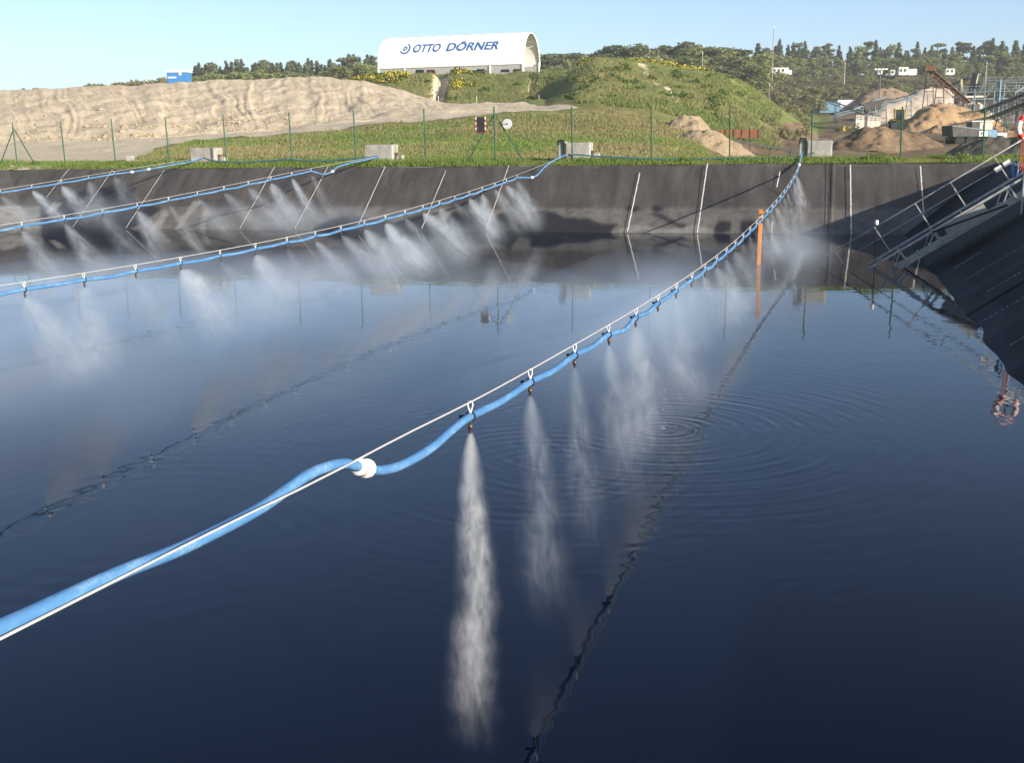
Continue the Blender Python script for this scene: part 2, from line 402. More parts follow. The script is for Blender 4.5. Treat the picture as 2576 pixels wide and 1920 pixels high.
# ---- terrain
COLX = np.array([-1500, -200, 0, 280, 420, 600, 850, 930, 1100, 1180, 1240, 1290, 1330, 1410, 1500, 1580, 1640, 1700, 1770, 2300, 3600], float)
DK = [56, 62, 75, 95, 105, 130, 150, 175, 182, 200, 300, 400, 450, 700, 1600]
def hor(x): return proj(C0 + 1e5 * ray(x, 283) * [1, 1, 0])[0, 1]
def yz(x, y, d): return HC + (hor(x) - y) / 2450.0 * d * 1.0
def spec_col(x, rows):
    ks = sorted(rows); zs = [yz(x, rows[k], k) if not isinstance(rows[k], tuple) else rows[k][0] for k in ks]
    return np.interp(DK, ks, zs)
Zc = lambda v: (v,)
left = {56: 349, 75: 332, 95: 319, 105: Zc(3.4), 130: Zc(4), 150: Zc(6), 175: Zc(8), 300: Zc(10), 450: Zc(12), 1600: Zc(14)}
pit = {56: 344, 62: Zc(2.0), 75: Zc(1.2), 95: 338, 105: Zc(1.5), 130: Zc(1.9), 150: Zc(2.2), 175: Zc(2.6), 200: Zc(3.0), 300: 243, 400: 186, 450: 168, 700: Zc(28), 1600: Zc(30)}
TBL = {-1500: left, -200: left, 0: left,
       280: {56: 347, 75: 325, 95: 306, 105: 301, 130: Zc(4.6), 150: Zc(6.5), 175: Zc(8.5), 300: Zc(10.5), 450: Zc(12), 1600: Zc(14)},
       420: {56: 345, 75: 322, 95: 304, 105: 292, 130: Zc(5), 150: Zc(7), 175: Zc(9), 300: Zc(11), 450: Zc(13), 1600: Zc(14)},
       600: {56: 344, 75: 318, 95: 293, 105: 286, 130: Zc(5.5), 150: Zc(8), 175: Zc(10), 200: Zc(11), 300: Zc(12), 450: Zc(13), 1600: Zc(14)},
       850: {56: 343, 75: 307, 95: 267, 105: 257, 130: Zc(6.4), 150: Zc(7.4), 175: 168, 182: Zc(11.9), 200: Zc(12.6), 300: Zc(13), 450: Zc(14), 1600: Zc(15)},
       930: {56: 343, 75: 305, 95: 261, 105: 248, 130: Zc(6.7), 150: 228, 175: 167, 182: Zc(11.9), 200: Zc(12.7), 300: Zc(13.3), 450: Zc(14), 1600: Zc(15)},
       1100: {56: 342, 75: 300, 95: 248, 105: 237, 130: 234, 150: 229, 175: 165.5, 182: Zc(12.0), 200: Zc(12.8), 300: Zc(13.5), 450: Zc(14), 1600: Zc(15)},
       1180: {56: 342, 75: 300, 95: 247, 105: 236, 130: 232, 150: 226, 175: 164, 182: Zc(12.1), 200: Zc(12.8), 300: Zc(13.5), 450: Zc(14), 1600: Zc(15)},
       1240: {56: 342, 75: 300, 95: 247, 105: 233, 130: 206, 150: 180, 175: 157, 182: 157, 200: Zc(13.2), 300: Zc(13.5), 450: Zc(14), 1600: Zc(15)},
       1290: {56: 342, 75: 300, 95: 249, 105: 235, 130: 195, 150: 162, 175: 136, 182: 136, 200: Zc(14), 300: Zc(14), 450: Zc(14), 1600: Zc(16)},
       1330: {56: 342, 75: 302, 95: 252, 105: 239, 130: 197, 150: 165, 175: 139, 182: 139, 200: Zc(14), 300: Zc(14), 450: Zc(14), 1600: Zc(16)},
       1410: {56: 342, 75: 306, 95: 260, 105: 246, 130: 208, 150: 180, 175: 149, 182: 149, 200: Zc(13), 300: Zc(14), 450: Zc(14), 1600: Zc(18)},
       1500: {56: 343, 62: 336, 75: 318, 95: 279, 105: 263, 130: 217, 150: 191, 175: 157, 182: 157, 200: Zc(12.5), 300: Zc(14), 450: Zc(15), 1600: Zc(20)},
       1580: {56: 343, 62: Zc(2.4), 75: Zc(1.9), 95: Zc(2.2), 105: Zc(2.9), 130: 240, 150: 207, 175: 170, 182: 171, 200: Zc(11.5), 300: Zc(12), 400: Zc(15), 450: Zc(18), 1600: Zc(24)},
       1640: {56: 343, 62: Zc(2.2), 75: Zc(1.6), 95: Zc(1.7), 105: Zc(2.0), 130: 264, 150: 233, 175: 202, 182: 203, 200: Zc(8.5), 300: Zc(9.5), 400: Zc(16), 450: Zc(21), 1600: Zc(28)},
       1700: {56: 344, 62: Zc(2.1), 75: Zc(1.4), 95: Zc(1.5), 105: Zc(1.6), 130: Zc(2.4), 150: 259, 175: 247, 200: Zc(5.2), 300: Zc(8), 400: 187, 450: 170, 700: Zc(28), 1600: Zc(30)},
       1770: pit, 2300: pit, 3600: pit}
ZT = np.array([spec_col(x, TBL[int(x)]) for x in COLX])          # columns x depths
def coldir(x):
    r = ray(x, 283.0); return np.array([r[0], r[1]]) / (r @ HX)
_cx = np.linspace(-2200, 4600, 500); _cd = np.array([coldir(x) for x in _cx])
_cq = _cd @ RT0[:2]
def ground_base(col, d):
    """terrain height from picture column and depth (arrays)"""
    col = np.asarray(col, float); d = np.asarray(d, float)
    ld = np.log(d); lk = np.log(DK)
    zc = np.array([np.interp(ld, lk, ZT[i]) for i in range(len(COLX))])
    i = np.clip(np.searchsorted(COLX, col) - 1, 0, len(COLX) - 2); f = np.clip((col - COLX[i]) / (COLX[i + 1] - COLX[i]), 0, 1)
    if zc.ndim == 1: return zc[i] * (1 - f) + zc[i + 1] * f
    return np.take_along_axis(zc, i[None], 0)[0] * (1 - f) + np.take_along_axis(zc, (i + 1)[None], 0)[0] * f
def relief(X, Y, d):
    a = np.clip((d - 56) / 30, 0, 1)
    return a * (0.22 * fbm(X * 0.11, Y * 0.11, 4) + 0.10 * fbm(X * 0.5, Y * 0.5, 3)) + 0.03 * fbm(X * 0.9, Y * 0.9, 3)
def ground_z(X, Y):
    X = np.asarray(X, float); Y = np.asarray(Y, float)
    d = X * HX[0] + Y * HX[1]; q = (X * RT0[0] + Y * RT0[1]) / d
    col = np.interp(q, _cq, _cx)
    z = ground_base(col, np.maximum(d, 56)) + relief(X, Y, d)
    w = np.clip((Y - 49.0) / 4.5, 0, 1); w = w * w * (3 - 2 * w)
    zn = Z_CREST + np.clip((Y - Y_CREST) / 0.7, 0, 1) * 0.2 + 0.03 * fbm(X * 0.9, Y * 0.9, 3)
    zn = np.where(Y < Y_CREST + 0.15, Z_CREST + 0.01, zn)
    return zn * (1 - w) + z * w
def on_ground(col, d):
    q = coldir(col) * d; return np.array([q[0], q[1], float(ground_z(q[0], q[1]))])

cols = np.concatenate([np.linspace(-1500, -60, 40), np.arange(-50, 2270, 4.0), np.linspace(2290, 3600, 36)])
rows = np.concatenate([np.linspace(0, 1, 26) ** 1.0 * 0.16, np.linspace(0.16, 1, 170)[1:]])
CD = np.array([coldir(x) for x in cols])
d0 = Y_CREST / CD[:, 1]                                            # where each column meets the crest of the far bank
T = rows[:, None]
DD = np.exp(np.log(d0)[None] * (1 - T) + np.log(1600.0) * T)
# concentrate rows near and mid field
DD = np.exp(np.log(d0)[None] + (np.log(1600.0) - np.log(d0)[None]) * (T ** 1.5))
GX = DD * CD[None, :, 0]; GY = DD * CD[None, :, 1]
GZ = ground_z(GX, GY)
CC = np.broadcast_to(cols[None], DD.shape)
# what covers the ground: sand, rough green, pit dirt
top = np.interp(CC, [0, 280, 420, 600, 850, 930, 1100, 1240, 1300], [52, 70, 95, 95, 95, 95, 95, 99, 105])
wob = 1.5 * fbm(GX * 0.12, GY * 0.12, 3)
sand = np.clip((DD + wob - top) / 2.0, 0, 1) * (CC < 1262) * np.clip((np.interp(CC, [0, 1080, 1180, 1250], [150, 150, 116, 104]) + wob - DD) / 3, 0, 1)
track = ((CC < 330) & (DD > 55 + 0.02 * CC + wob)).astype(float); sand = np.maximum(sand, track * np.clip((150 - DD) / 5, 0, 1))
scar = np.zeros_like(DD)
for c_, w_ in ((955, 17), (1152, 5)):
    scar = np.maximum(scar, np.clip(1.4 - np.abs(CC - c_ - 8 * (DD - 165) / 12 + 3 * wob) / w_, 0, 1) * ((DD > 149) & (DD < 176)))
ridge = np.clip(1.2 - np.abs(CC - np.interp(DD, [85, 105, 130, 150, 172], [1528, 1500, 1450, 1400, 1385]) - 4 * wob) / 14, 0, 1) * ((DD > 84) & (DD < 172)) * (0.4 + 0.6 * (fbm(GX * 0.3, GY * 0.3, 3) > -0.1))
pitm = np.clip((CC - np.interp(DD, [60, 95, 130, 175, 300], [1480, 1545, 1640, 1760, 1800])) / 30, 0, 1) * np.clip((DD + wob - 57) / 3, 0, 1) * np.clip((292 + 8 * wob - DD) / 20, 0, 1)
rough = np.clip((DD - 108) / 20, 0, 1)
for c_, w_, dep in ((955, 14, 1.6), (1152, 5, 1.4)):                # washed-out gullies in the green cliff
    g = np.exp(-((CC - c_ - 8 * (DD - 165) / 12) / w_) ** 2) * np.clip((DD - 150) / 6, 0, 1) * np.clip((177 - DD) / 2, 0, 1)
    GZ = GZ - dep * g
GZ = GZ + rough * np.clip((190 - DD) / 15, 0, 1) * (CC > 840) * (0.28 * fbm(GX * 0.35, GY * 0.35, 4) + 0.35 * np.maximum(0, fbm(GX * 0.12 + 9, GY * 0.12, 3)))

def ground_material():
    t = NT('ground_cover'); p = t.pos()
    n1 = t.noise(p, 0.16, 6, 0.62); n2 = t.noise(p, 1.4, 6, 0.68); n3 = t.noise(p, 9.0, 4, 0.7)
    lush = t.mix(t.ramp(n2, [(0.3, 0), (0.7, 1)]), (0.12, 0.15, 0.032), (0.20, 0.22, 0.06))
    straw = t.mix(t.ramp(n3, [(0.3, 0), (0.7, 1)]), (0.24, 0.20, 0.09), (0.36, 0.29, 0.15))
    rgh = t.attr('rough')
    green2 = t.mix(t.ramp(n2, [(0.35, 0), (0.65, 1)]), (0.125, 0.165, 0.04), (0.20, 0.225, 0.07))
    g = t.mix(rgh, lush, green2)
    dry = t.ramp(t.math('ADD', t.math('MULTIPLY', n1, 0.6), t.math('MULTIPLY', n2, 0.4)), [(0.40, 0.0), (0.60, 1.0)])
    dryk = t.math('MULTIPLY', dry, t.attr('dry'))
    g = t.mix(dryk, g, straw)
    sandc = t.mix(t.ramp(n2, [(0.3, 0), (0.75, 1)]), (0.55, 0.46, 0.32), (0.69, 0.59, 0.44))
    edge = t.math('ADD', t.attr('sand'), t.math('MULTIPLY', t.math('SUBTRACT', n2, 0.5), 1.3))
    col = t.mix(t.ramp(edge, [(0.42, 0), (0.58, 1)]), g, sandc)
    dirt = t.mix(t.ramp(n1, [(0.3, 0), (0.7, 1)]), (0.17, 0.115, 0.07), (0.30, 0.22, 0.145))
    dirt = t.mix(t.ramp(n3, [(0.4, 0), (0.8, 0.5)]), dirt, (0.12, 0.08, 0.05))
    edge2 = t.math('ADD', t.attr('pit'), t.math('MULTIPLY', t.math('SUBTRACT', n1, 0.5), 0.9))
    col = t.mix(t.ramp(edge2, [(0.4, 0), (0.6, 1)]), col, dirt)
    col = t.mix(t.attr('wood'), col, t.mix(n2, (0.055, 0.055, 0.025), (0.11, 0.10, 0.05)))  # wooded hillside painted dark so gaps between the trees read as shade
    t.bump(t.math('ADD', t.math('MULTIPLY', n2, 1.0), t.math('MULTIPLY', n3, 0.5)), 0.7, 0.25)
    return t.color(col, 0.95, 0.1)
M_GROUND = ground_material()
dry = np.where(CC > 1240, 0.75, 1.0) * np.clip((DD - 53.5) / 3, 0, 1) * np.where(DD > 110, 0.45, 1.0)
ground = grid_mesh('ground', np.stack([GX, GY, GZ], -1)[::-1], M_GROUND, {'sand': np.maximum(np.maximum(sand, scar), ridge * 0.75)[::-1], 'pit': pitm[::-1], 'rough': rough[::-1], 'dry': dry[::-1], 'wood': np.clip((DD - 262) / 25, 0, 1)[::-1]})
ground['kind'] = 'structure'
# level ground round the other three sides of the pond
mb = MB()
def slab_quad(x0, x1, y0, y1, z): mb.add([(x0, y0, z), (x1, y0, z), (x1, y1, z), (x0, y1, z)], [(0, 1, 2, 3)])
slab_quad(X_R + RUN - 0.02, 130, -60, Y_CREST + 0.05, Z_CREST + 0.006); slab_quad(-200, X_L - RUN + 0.02, -60, Y_CREST + 0.05, Z_CREST + 0.006); slab_quad(X_L - RUN + 0.02, X_R + RUN - 0.02, -60, Y_N - RUN + 0.02, Z_CREST + 0.006)
emb = mb.build('embankment', simple('worn_grass', (0.13, 0.14, 0.05), 0.95, var=0.4, scale=0.8, dirt=(0.25, 0.2, 0.13))); emb['kind'] = 'structure'

# ---- the spoil heap of pale sand on the left, its crest following the skyline
HX_ = np.array([-700, -150, 0, 50, 100, 150, 200, 235, 300, 330, 420, 480, 540, 600, 640, 700, 740, 790, 810, 850, 900, 930, 960, 1000, 1100, 1180, 1240, 1255], float)
HYT = np.array([214, 206, 201, 200, 197, 196, 192, 190, 192, 187, 183, 178, 179, 176, 173, 171, 177, 180, 185, 193, 207, 217, 224, 228.5, 231, 231, 231, 235], float)
hc = np.arange(-700, 1256, 3.0); hv = np.concatenate([np.linspace(0, 1, 70), 1 + np.linspace(0, 1, 22)[1:]])
FOOT = np.interp(hc, [-700, 0, 300, 420, 700, 930, 1100, 1255], [100, 98, 101, 105, 104, 104, 103, 104.5])
CRD = np.interp(hc, [-700, 0, 700, 900, 1000, 1255], [130, 128, 128, 124, 119, 112])
BACK = CRD + np.interp(hc, [-700, 800, 1000, 1255], [30, 26, 14, 6])
HCD = np.array([coldir(x) for x in hc]); HORC = np.array([hor(x) for x in hc])
yt = np.interp(hc, HX_, HYT) + 1.2 * fbm(hc * 0.06, hc * 0, 4)
zt = HC + (HORC - yt) / 2450.0 * CRD
HP = np.zeros((len(hv), len(hc), 3))
for i, v in enumerate(hv):
    d = FOOT + (CRD - FOOT) * v if v <= 1 else CRD + (BACK - CRD) * (v - 1)
    X = HCD[:, 0] * d; Y = HCD[:, 1] * d; gz = ground_z(X, Y)
    if v <= 1: k = (v * 0.86 + 0.14 * v ** 2.2); z = np.minimum(gz, 9) * (1 - k) + zt * k
    else: k = (v - 1); z = zt * (1 - k) + (gz - 0.4) * k
    if v == 0: z = gz - 0.25
    amp = np.clip((zt - ground_z(HCD[:, 0] * FOOT, HCD[:, 1] * FOOT)) / 5.0, 0.08, 1)
    if 0 < v <= 1:
        e = math.sin(math.pi * min(v, 1)) ** 0.7
        gx = hc * 0.028 + v * 0.8 + 0.9 * fbm(hc * 0.012, hc * 0 + v * 2, 3)
        rid = np.abs(vnoise(gx * 1.6, gx * 0 + v * 0.6)) + 0.5 * np.abs(vnoise(gx * 4.1 + 7, gx * 0 + v * 1.1))
        z = z + amp * e * (0.24 * (rid - 0.45) + 0.13 * fbm(X * 0.5, Y * 0.5, 3)) + amp * 0.05 * fbm(X * 1.7, Y * 1.7, 4)
        z = z + amp * 0.5 * np.exp(-((v - 0.12) / 0.06) ** 2) * vnoise(X * 0.3, Y * 0.3)
    HP[i] = np.stack([X, Y, z], -1)
def heap_material(name, a, b, stone, sc=1.0, bump=0.35):
    t = NT(name); p = t.pos(); n1 = t.noise(p, 0.22 * sc, 6, 0.6); n2 = t.noise(p, 1.6 * sc, 7, 0.7); n3 = t.noise(p, 6.0 * sc, 5, 0.75)
    col = t.mix(t.ramp(t.math('ADD', t.math('MULTIPLY', n1, 0.5), t.math('MULTIPLY', n2, 0.5)), [(0.36, 0), (0.64, 1)]), a, b)
    vo = t.new('ShaderNodeTexVoronoi'); t.l.new(p, vo.inputs['Vector']); vo.inputs['Scale'].default_value = 1.3 * sc
    spots = t.math('MULTIPLY', t.math('LESS_THAN', vo.outputs['Distance'], 0.20), t.math('GREATER_THAN', n2, 0.50))
    col = t.mix(t.math('MULTIPLY', spots, 0.6), col, stone)
    t.bump(t.math('ADD', t.math('MULTIPLY', n2, 0.8), t.math('MULTIPLY', n3, 0.35)), 0.8, bump)
    return t.color(col, 0.95, 0.1)
M_SPOIL = heap_material('spoil_sand', (0.46, 0.375, 0.255), (0.67, 0.575, 0.43), (0.28, 0.22, 0.145), 2.2, 0.30)
heap = grid_mesh('spoil_heap', HP[::-1], M_SPOIL)
tag(heap, 'long pale sand spoil heap with eroded gullies behind the fence', 'sand heap')
# clods lying on the heap
def clod_mesh(seed):
    bm = bmesh.new(); bmesh.ops.create_icosphere(bm, subdivisions=1, radius=1.0)
    for v in bm.verts: v.co *= 0.75 + 0.5 * mnoise.noise(v.co * 1.3 + Vector((seed * 5.1, 0, 0)))
    me = bpy.data.meshes.new('clod'); bm.to_mesh(me); bm.free(); me.materials.append(M_SPOIL); return me
clods = MB(); cm = [clod_mesh(i) for i in range(4)]
for k in range(620):
    j = rng.integers(30, len(hc) - 200); i = int(np.clip(abs(rng.normal(4, 14)), 2, 66)); q = HP[i, j]; sz = float(np.exp(rng.normal(-2.05, 0.45)))
    if hc[j] > 900: continue
    me = cm[k % 4]; a = rng.random() * 6.28; ca, sa = math.cos(a), math.sin(a)
    clods.add([(q[0] + sz * (v.co.x * ca - v.co.y * sa), q[1] + sz * (v.co.x * sa + v.co.y * ca), q[2] + sz * 0.25 + v.co.z * sz * 0.7) for v in me.vertices], [tuple(f.vertices) for f in me.polygons])
cl = clods.build('rubble', heap_material('clod_earth', (0.33, 0.25, 0.155), (0.48, 0.385, 0.26), (0.25, 0.19, 0.12), 2.0, 0.1), heap); cl['kind'] = 'stuff'

# ================================================================== THINGS ROUND THE POND
M_GREEN = simple('green_coating', (0.015, 0.085, 0.045), 0.45, var=0.2, scale=4)
M_STEEL = simple('galvanised_steel', (0.40, 0.41, 0.40), 0.45, 0.25, var=0.3, scale=5, dirt=(0.16, 0.13, 0.10), dirt_amt=0.25)
M_CONC = simple('concrete', (0.40, 0.385, 0.35), 0.9, var=0.25, scale=2.5, dirt=(0.22, 0.20, 0.17), dirt_amt=0.35)
M_WHITE = simple('white_plastic', (0.74, 0.73, 0.69), 0.5, var=0.1, scale=5)
M_ROPE = simple('wire_rope', (0.55, 0.54, 0.50), 0.6, 0.2, var=0.2, scale=20)
M_BLACK = simple('black_rubber', (0.018, 0.018, 0.018), 0.6, var=0.2)
M_BRASS = simple('tarnished_brass', (0.16, 0.12, 0.08), 0.4, 0.7, var=0.2)
M_ORANGE = simple('orange_paint', (0.72, 0.26, 0.03), 0.55, var=0.12, dirt=(0.4, 0.25, 0.1), dirt_amt=0.15)
M_RED = simple('red_paint', (0.50, 0.045, 0.02), 0.5, var=0.15)
M_RUST = simple('rusty_steel', (0.13, 0.065, 0.035), 0.8, 0.2, var=0.4, scale=2, dirt=(0.24, 0.19, 0.12), dirt_amt=0.3)
def hose_material():
    t = NT('blue_hose'); o = t.coord('Object')
    n = t.noise(t.mapping(o, (3, 1, 3)), 3.0, 8, 0.75); n2 = t.noise(o, 40, 4, 0.7)
    c = t.mix(t.ramp(n, [(0.35, 0), (0.7, 1)]), (0.055, 0.17, 0.36), (0.10, 0.25, 0.46))
    k = t.math('MULTIPLY', t.ramp(n, [(0.5, 0), (0.68, 1)]), t.ramp(n2, [(0.4, 0.0), (0.6, 1.0)]))
    c = t.mix(t.math('MULTIPLY', k, 0.65), c, (0.36, 0.48, 0.58))
    t.bump(n2, 0.2, 0.004)
    return t.color(c, 0.6, 0.4)
M_HOSE = hose_material()

# ---- fence
fence = tag(empty('fence', (0, 49.1, 2.7)), 'green chain link fence along the far edge of the pond', 'fence')
fence_inv = Matrix.Translation(Vector((0, -49.1, -2.7)))
def to_parent(o, par):
    o.parent = par; o.matrix_parent_inverse = Matrix.Translation(-Vector(par.location)); return o
POSTS = [(-44.0, 4.70), (-41.1, 4.72), (-38.24, 4.75), (-35.5, 4.74), (-32.7, 4.83), (-29.78, 4.86), (-26.75, 4.89), (-23.4, 4.95), (-20.22, 5.0), (-16.86, 4.99), (-13.62, 5.0), (-10.16, 4.95), (-6.72, 4.9),
         (-3.44, 4.87), (-0.13, 4.78), (3.36, 4.68), (6.46, 4.6), (9.5, 4.6)]
def gz1(x, y): return float(ground_z(x, y))
for x, zt_ in POSTS:
    to_parent(MB().tube([(x + 0.02, 49.1, gz1(x, 49.1) - 0.15), (x - 0.01, 49.1, zt_)], 0.032, 8).build('post', M_GREEN), fence)
    to_parent(MB().tube([(x - 0.01, 49.1, zt_ - 0.004), (x - 0.01, 49.1, zt_ + 0.03)], [0.038, 0.026], 8).build('cap', M_GREEN), fence)
for x, zt_ in (POSTS[2], POSTS[10]):
    for sg in (-1, 1):
        to_parent(MB().tube([(x, 49.1 + 0.04, zt_ - 0.26), (x + sg * (1.30 if x > -20 else 1.05), 49.14, 2.66)], 0.026, 8).build('strut', M_GREEN), fence)
for z_ in (4.62, 3.7, 2.82):
    to_parent(MB().tube([(x, 49.06, z_ + (zt_ - 4.8) * (0.8 if z_ > 3 else 0.1) - 0.015) for x, zt_ in POSTS], 0.0022, 4).build('tension_wire', M_GREEN), fence)
mm = MB(); st = 0.075; h_ = 1.86
x = -46.0
while x < 10:
    for sg in (-1, 1):
        a = Vector((x, 49.062 + sg * 0.003, 2.76)); b = Vector((x + sg * h_ * 0.9, 49.062 + sg * 0.003, 2.76 + h_))
        u = Vector((0.0012, 0, 0)); mm.add([a - u, a + u, b + u, b - u], [(0, 1, 2, 3)])
    x += st
wm = to_parent(mm.build('wire_mesh', M_GREEN), fence); wm['kind'] = 'stuff'
# two survey targets clamped on the braces of the corner post
tp = tag(empty('survey_target', (-14.22, 49.0, 4.28)), 'square black target panel with red and white edges on fence strut', 'sign')
MB().box(-0.19, 0.19, -0.02, 0.02, -0.33, 0.33, 0.006).build('plate', simple('matt_black', (0.03, 0.03, 0.032), 0.7), tp)
for sg in (-1, 1):
    for k in range(6):
        MB().box(sg * 0.21 - 0.02, sg * 0.21 + 0.02, -0.022, 0.018, -0.34 + k * 0.113, -0.34 + (k + 1) * 0.113).build('edge_stripe', M_WHITE if k % 2 else M_RED, tp)
MB().tube([(-0.1, -0.03, 0.0), (0.14, -0.03, 0.03), (0.2, 0.1, 0.03)], 0.014, 6).build('arm', M_BLACK, tp)
td = tag(empty('survey_target', (-13.02, 49.0, 4.30)), 'round pale grey target disc on fence strut', 'sign')
MB().tube([(0, -0.025, 0), (0, -0.02, 0), (0, 0.02, 0)], [0.20, 0.215, 0.215], 28).build('disc', simple('pale_grey', (0.55, 0.56, 0.55), 0.5, var=0.12), td)
MB().tube([(0, -0.04, 0), (0, -0.026, 0)], 0.035, 10).build('boss', M_BLACK, td)
MB().tube([(-0.2, -0.035, -0.03), (0.0, -0.035, 0.0)], 0.012, 6).build('arm', M_BLACK, td)

# ---- concrete anchor blocks behind the crest
for x0, x1, zt_, lab in ((-28.97, -27.67, 3.42, 'concrete anchor block behind the fence below the blue cabin'), (-20.01, -18.66, 3.47, 'concrete anchor block behind the fence, second from the left'),
                         (-10.9, -9.49, 3.45, 'concrete anchor block below the round target disc'), (-0.62, 0.72, 3.40, 'concrete anchor block at the end of the nearest hose line')):
    e = tag(empty('anchor_block', ((x0 + x1) / 2, 50.1, 2.6)), lab, 'concrete block', 'concrete anchor blocks'); w = (x1 - x0) / 2
    h = zt_ - 2.6
    if x0 > -12:
        MB().box(-w + 0.34, w, -0.4, 0.4, 0, h, 0.03).build('block', M_CONC, e)
        MB().box(-w, -w + 0.27, -0.45, 0.35, 0, h + 0.05, 0.03).build('end_block', M_CONC, e)
    else:
        MB().box(-w, w, -0.4, 0.4, 0, h, 0.03).build('block', M_CONC, e)
    if x0 > -12:
        xx = -w + 0.305
        MB().tube([(-w + 0.02, -0.5, h - 0.1), (-w + 0.05, -0.5, h + 0.1), (xx - 0.05, -0.5, h + 0.1), (xx, -0.5, h - 0.06), (xx, -0.5, 0.05)], 0.05, 8).build('pipe_bend', M_BLACK, e)
    if x0 < -12 or x0 < -5:
        MB().box(w + 0.10, w + 0.36, -0.15, 0.2, 0, 0.38, 0.02).build('stub_block', M_CONC, e)
        MB().box(w + 0.02, w + 0.09, -0.15, 0.2, 0, 0.5, 0.01).build('rusty_plate', M_RUST, e)
    MB().tube([(-0.02, -0.42, 0.32), (-0.02, -0.55, 0.33)], 0.03, 8).build('eye_bolt', M_STEEL, e)

# ---- sprinkler lines: rope, hose, hangers with nozzles
def smooth_fn(pts, deg=4):
    a = np.array(pts); c = np.polyfit(a[:, 0], a[:, 1], deg); return lambda y: float(np.polyval(c, y))
def spline(pts, n=10):
    P_ = [np.array(p, float) for p in pts]; P_ = [2 * P_[0] - P_[1]] + P_ + [2 * P_[-1] - P_[-2]]; out = []
    for i in range(1, len(P_) - 2):
        a, b, c, d = P_[i - 1], P_[i], P_[i + 1], P_[i + 2]
        for k in range(n):
            t = k / n; out.append(0.5 * ((2 * b) + (c - a) * t + (2 * a - 5 * b + 4 * c - d) * t * t + (3 * b - a - 3 * c + d) * t ** 3))
    out.append(P_[-2]); return out
HOSE_R = 0.031
def hanger_mesh():
    m = MB()
    for sg in (-1, 1): m.tube([(sg * 0.014, 0.0, 0.116), (sg * 0.020, 0.0, 0.09), (sg * 0.012, 0.0, 0.06), (sg * 0.004, 0.0, 0.04)], 0.0055, 6)
    m.tube([(0, 0, 0.055), (0, 0, 0.03)], [0.013, 0.015], 8); m.tube([(-0.014, 0, 0.115), (0.014, 0, 0.115)], 0.006, 6)
    return m
def ring(n=14, R_=0.036, r=0.0085, lug=True):
    m = MB(); m.tube([(R_ * math.cos(2 * math.pi * k / n), 0, R_ * math.sin(2 * math.pi * k / n)) for k in range(n + 1)], r, 6)
    m.box(-0.085, -0.035, -0.012, 0.012, -0.012, 0.012)
    return m
def nozzle_mesh():
    return MB().tube([(0, 0, -0.036), (0, 0, -0.06), (0, 0, -0.061), (0, 0, -0.09), (0, 0, -0.091), (0, 0, -0.115), (0, 0, -0.13)], [0.014, 0.014, 0.02, 0.02, 0.012, 0.012, 0.006], 8)
PROTO = {}
def part_copy(key, builder, mat, name, parent, loc):
    if key not in PROTO:
        o = builder().build(name, mat, None, True); PROTO[key] = o.data
    else:
        o = bpy.data.objects.new(name, PROTO[key]); COL.objects.link(o)
    o.parent = parent; o.location = loc; return o
NOZZLES = {}
_rz = np.array(spline([(-2, 2.66), (-0.5, 2.55), (1.5, 2.44), (3.08, 2.32), (3.72, 2.285), (4.8, 2.215), (5.81, 2.14), (8, 1.995), (9.66, 1.915), (11.24, 1.85), (12.88, 1.785), (14.43, 1.73), (17.63, 1.64), (20.73, 1.58), (25.65, 1.55), (32.06, 1.64), (38.54, 1.83), (43.98, 2.12), (49.35, 2.62), (50.5, 2.76)], 6))
RZY, RZZ = _rz[:, 0], _rz[:, 1]
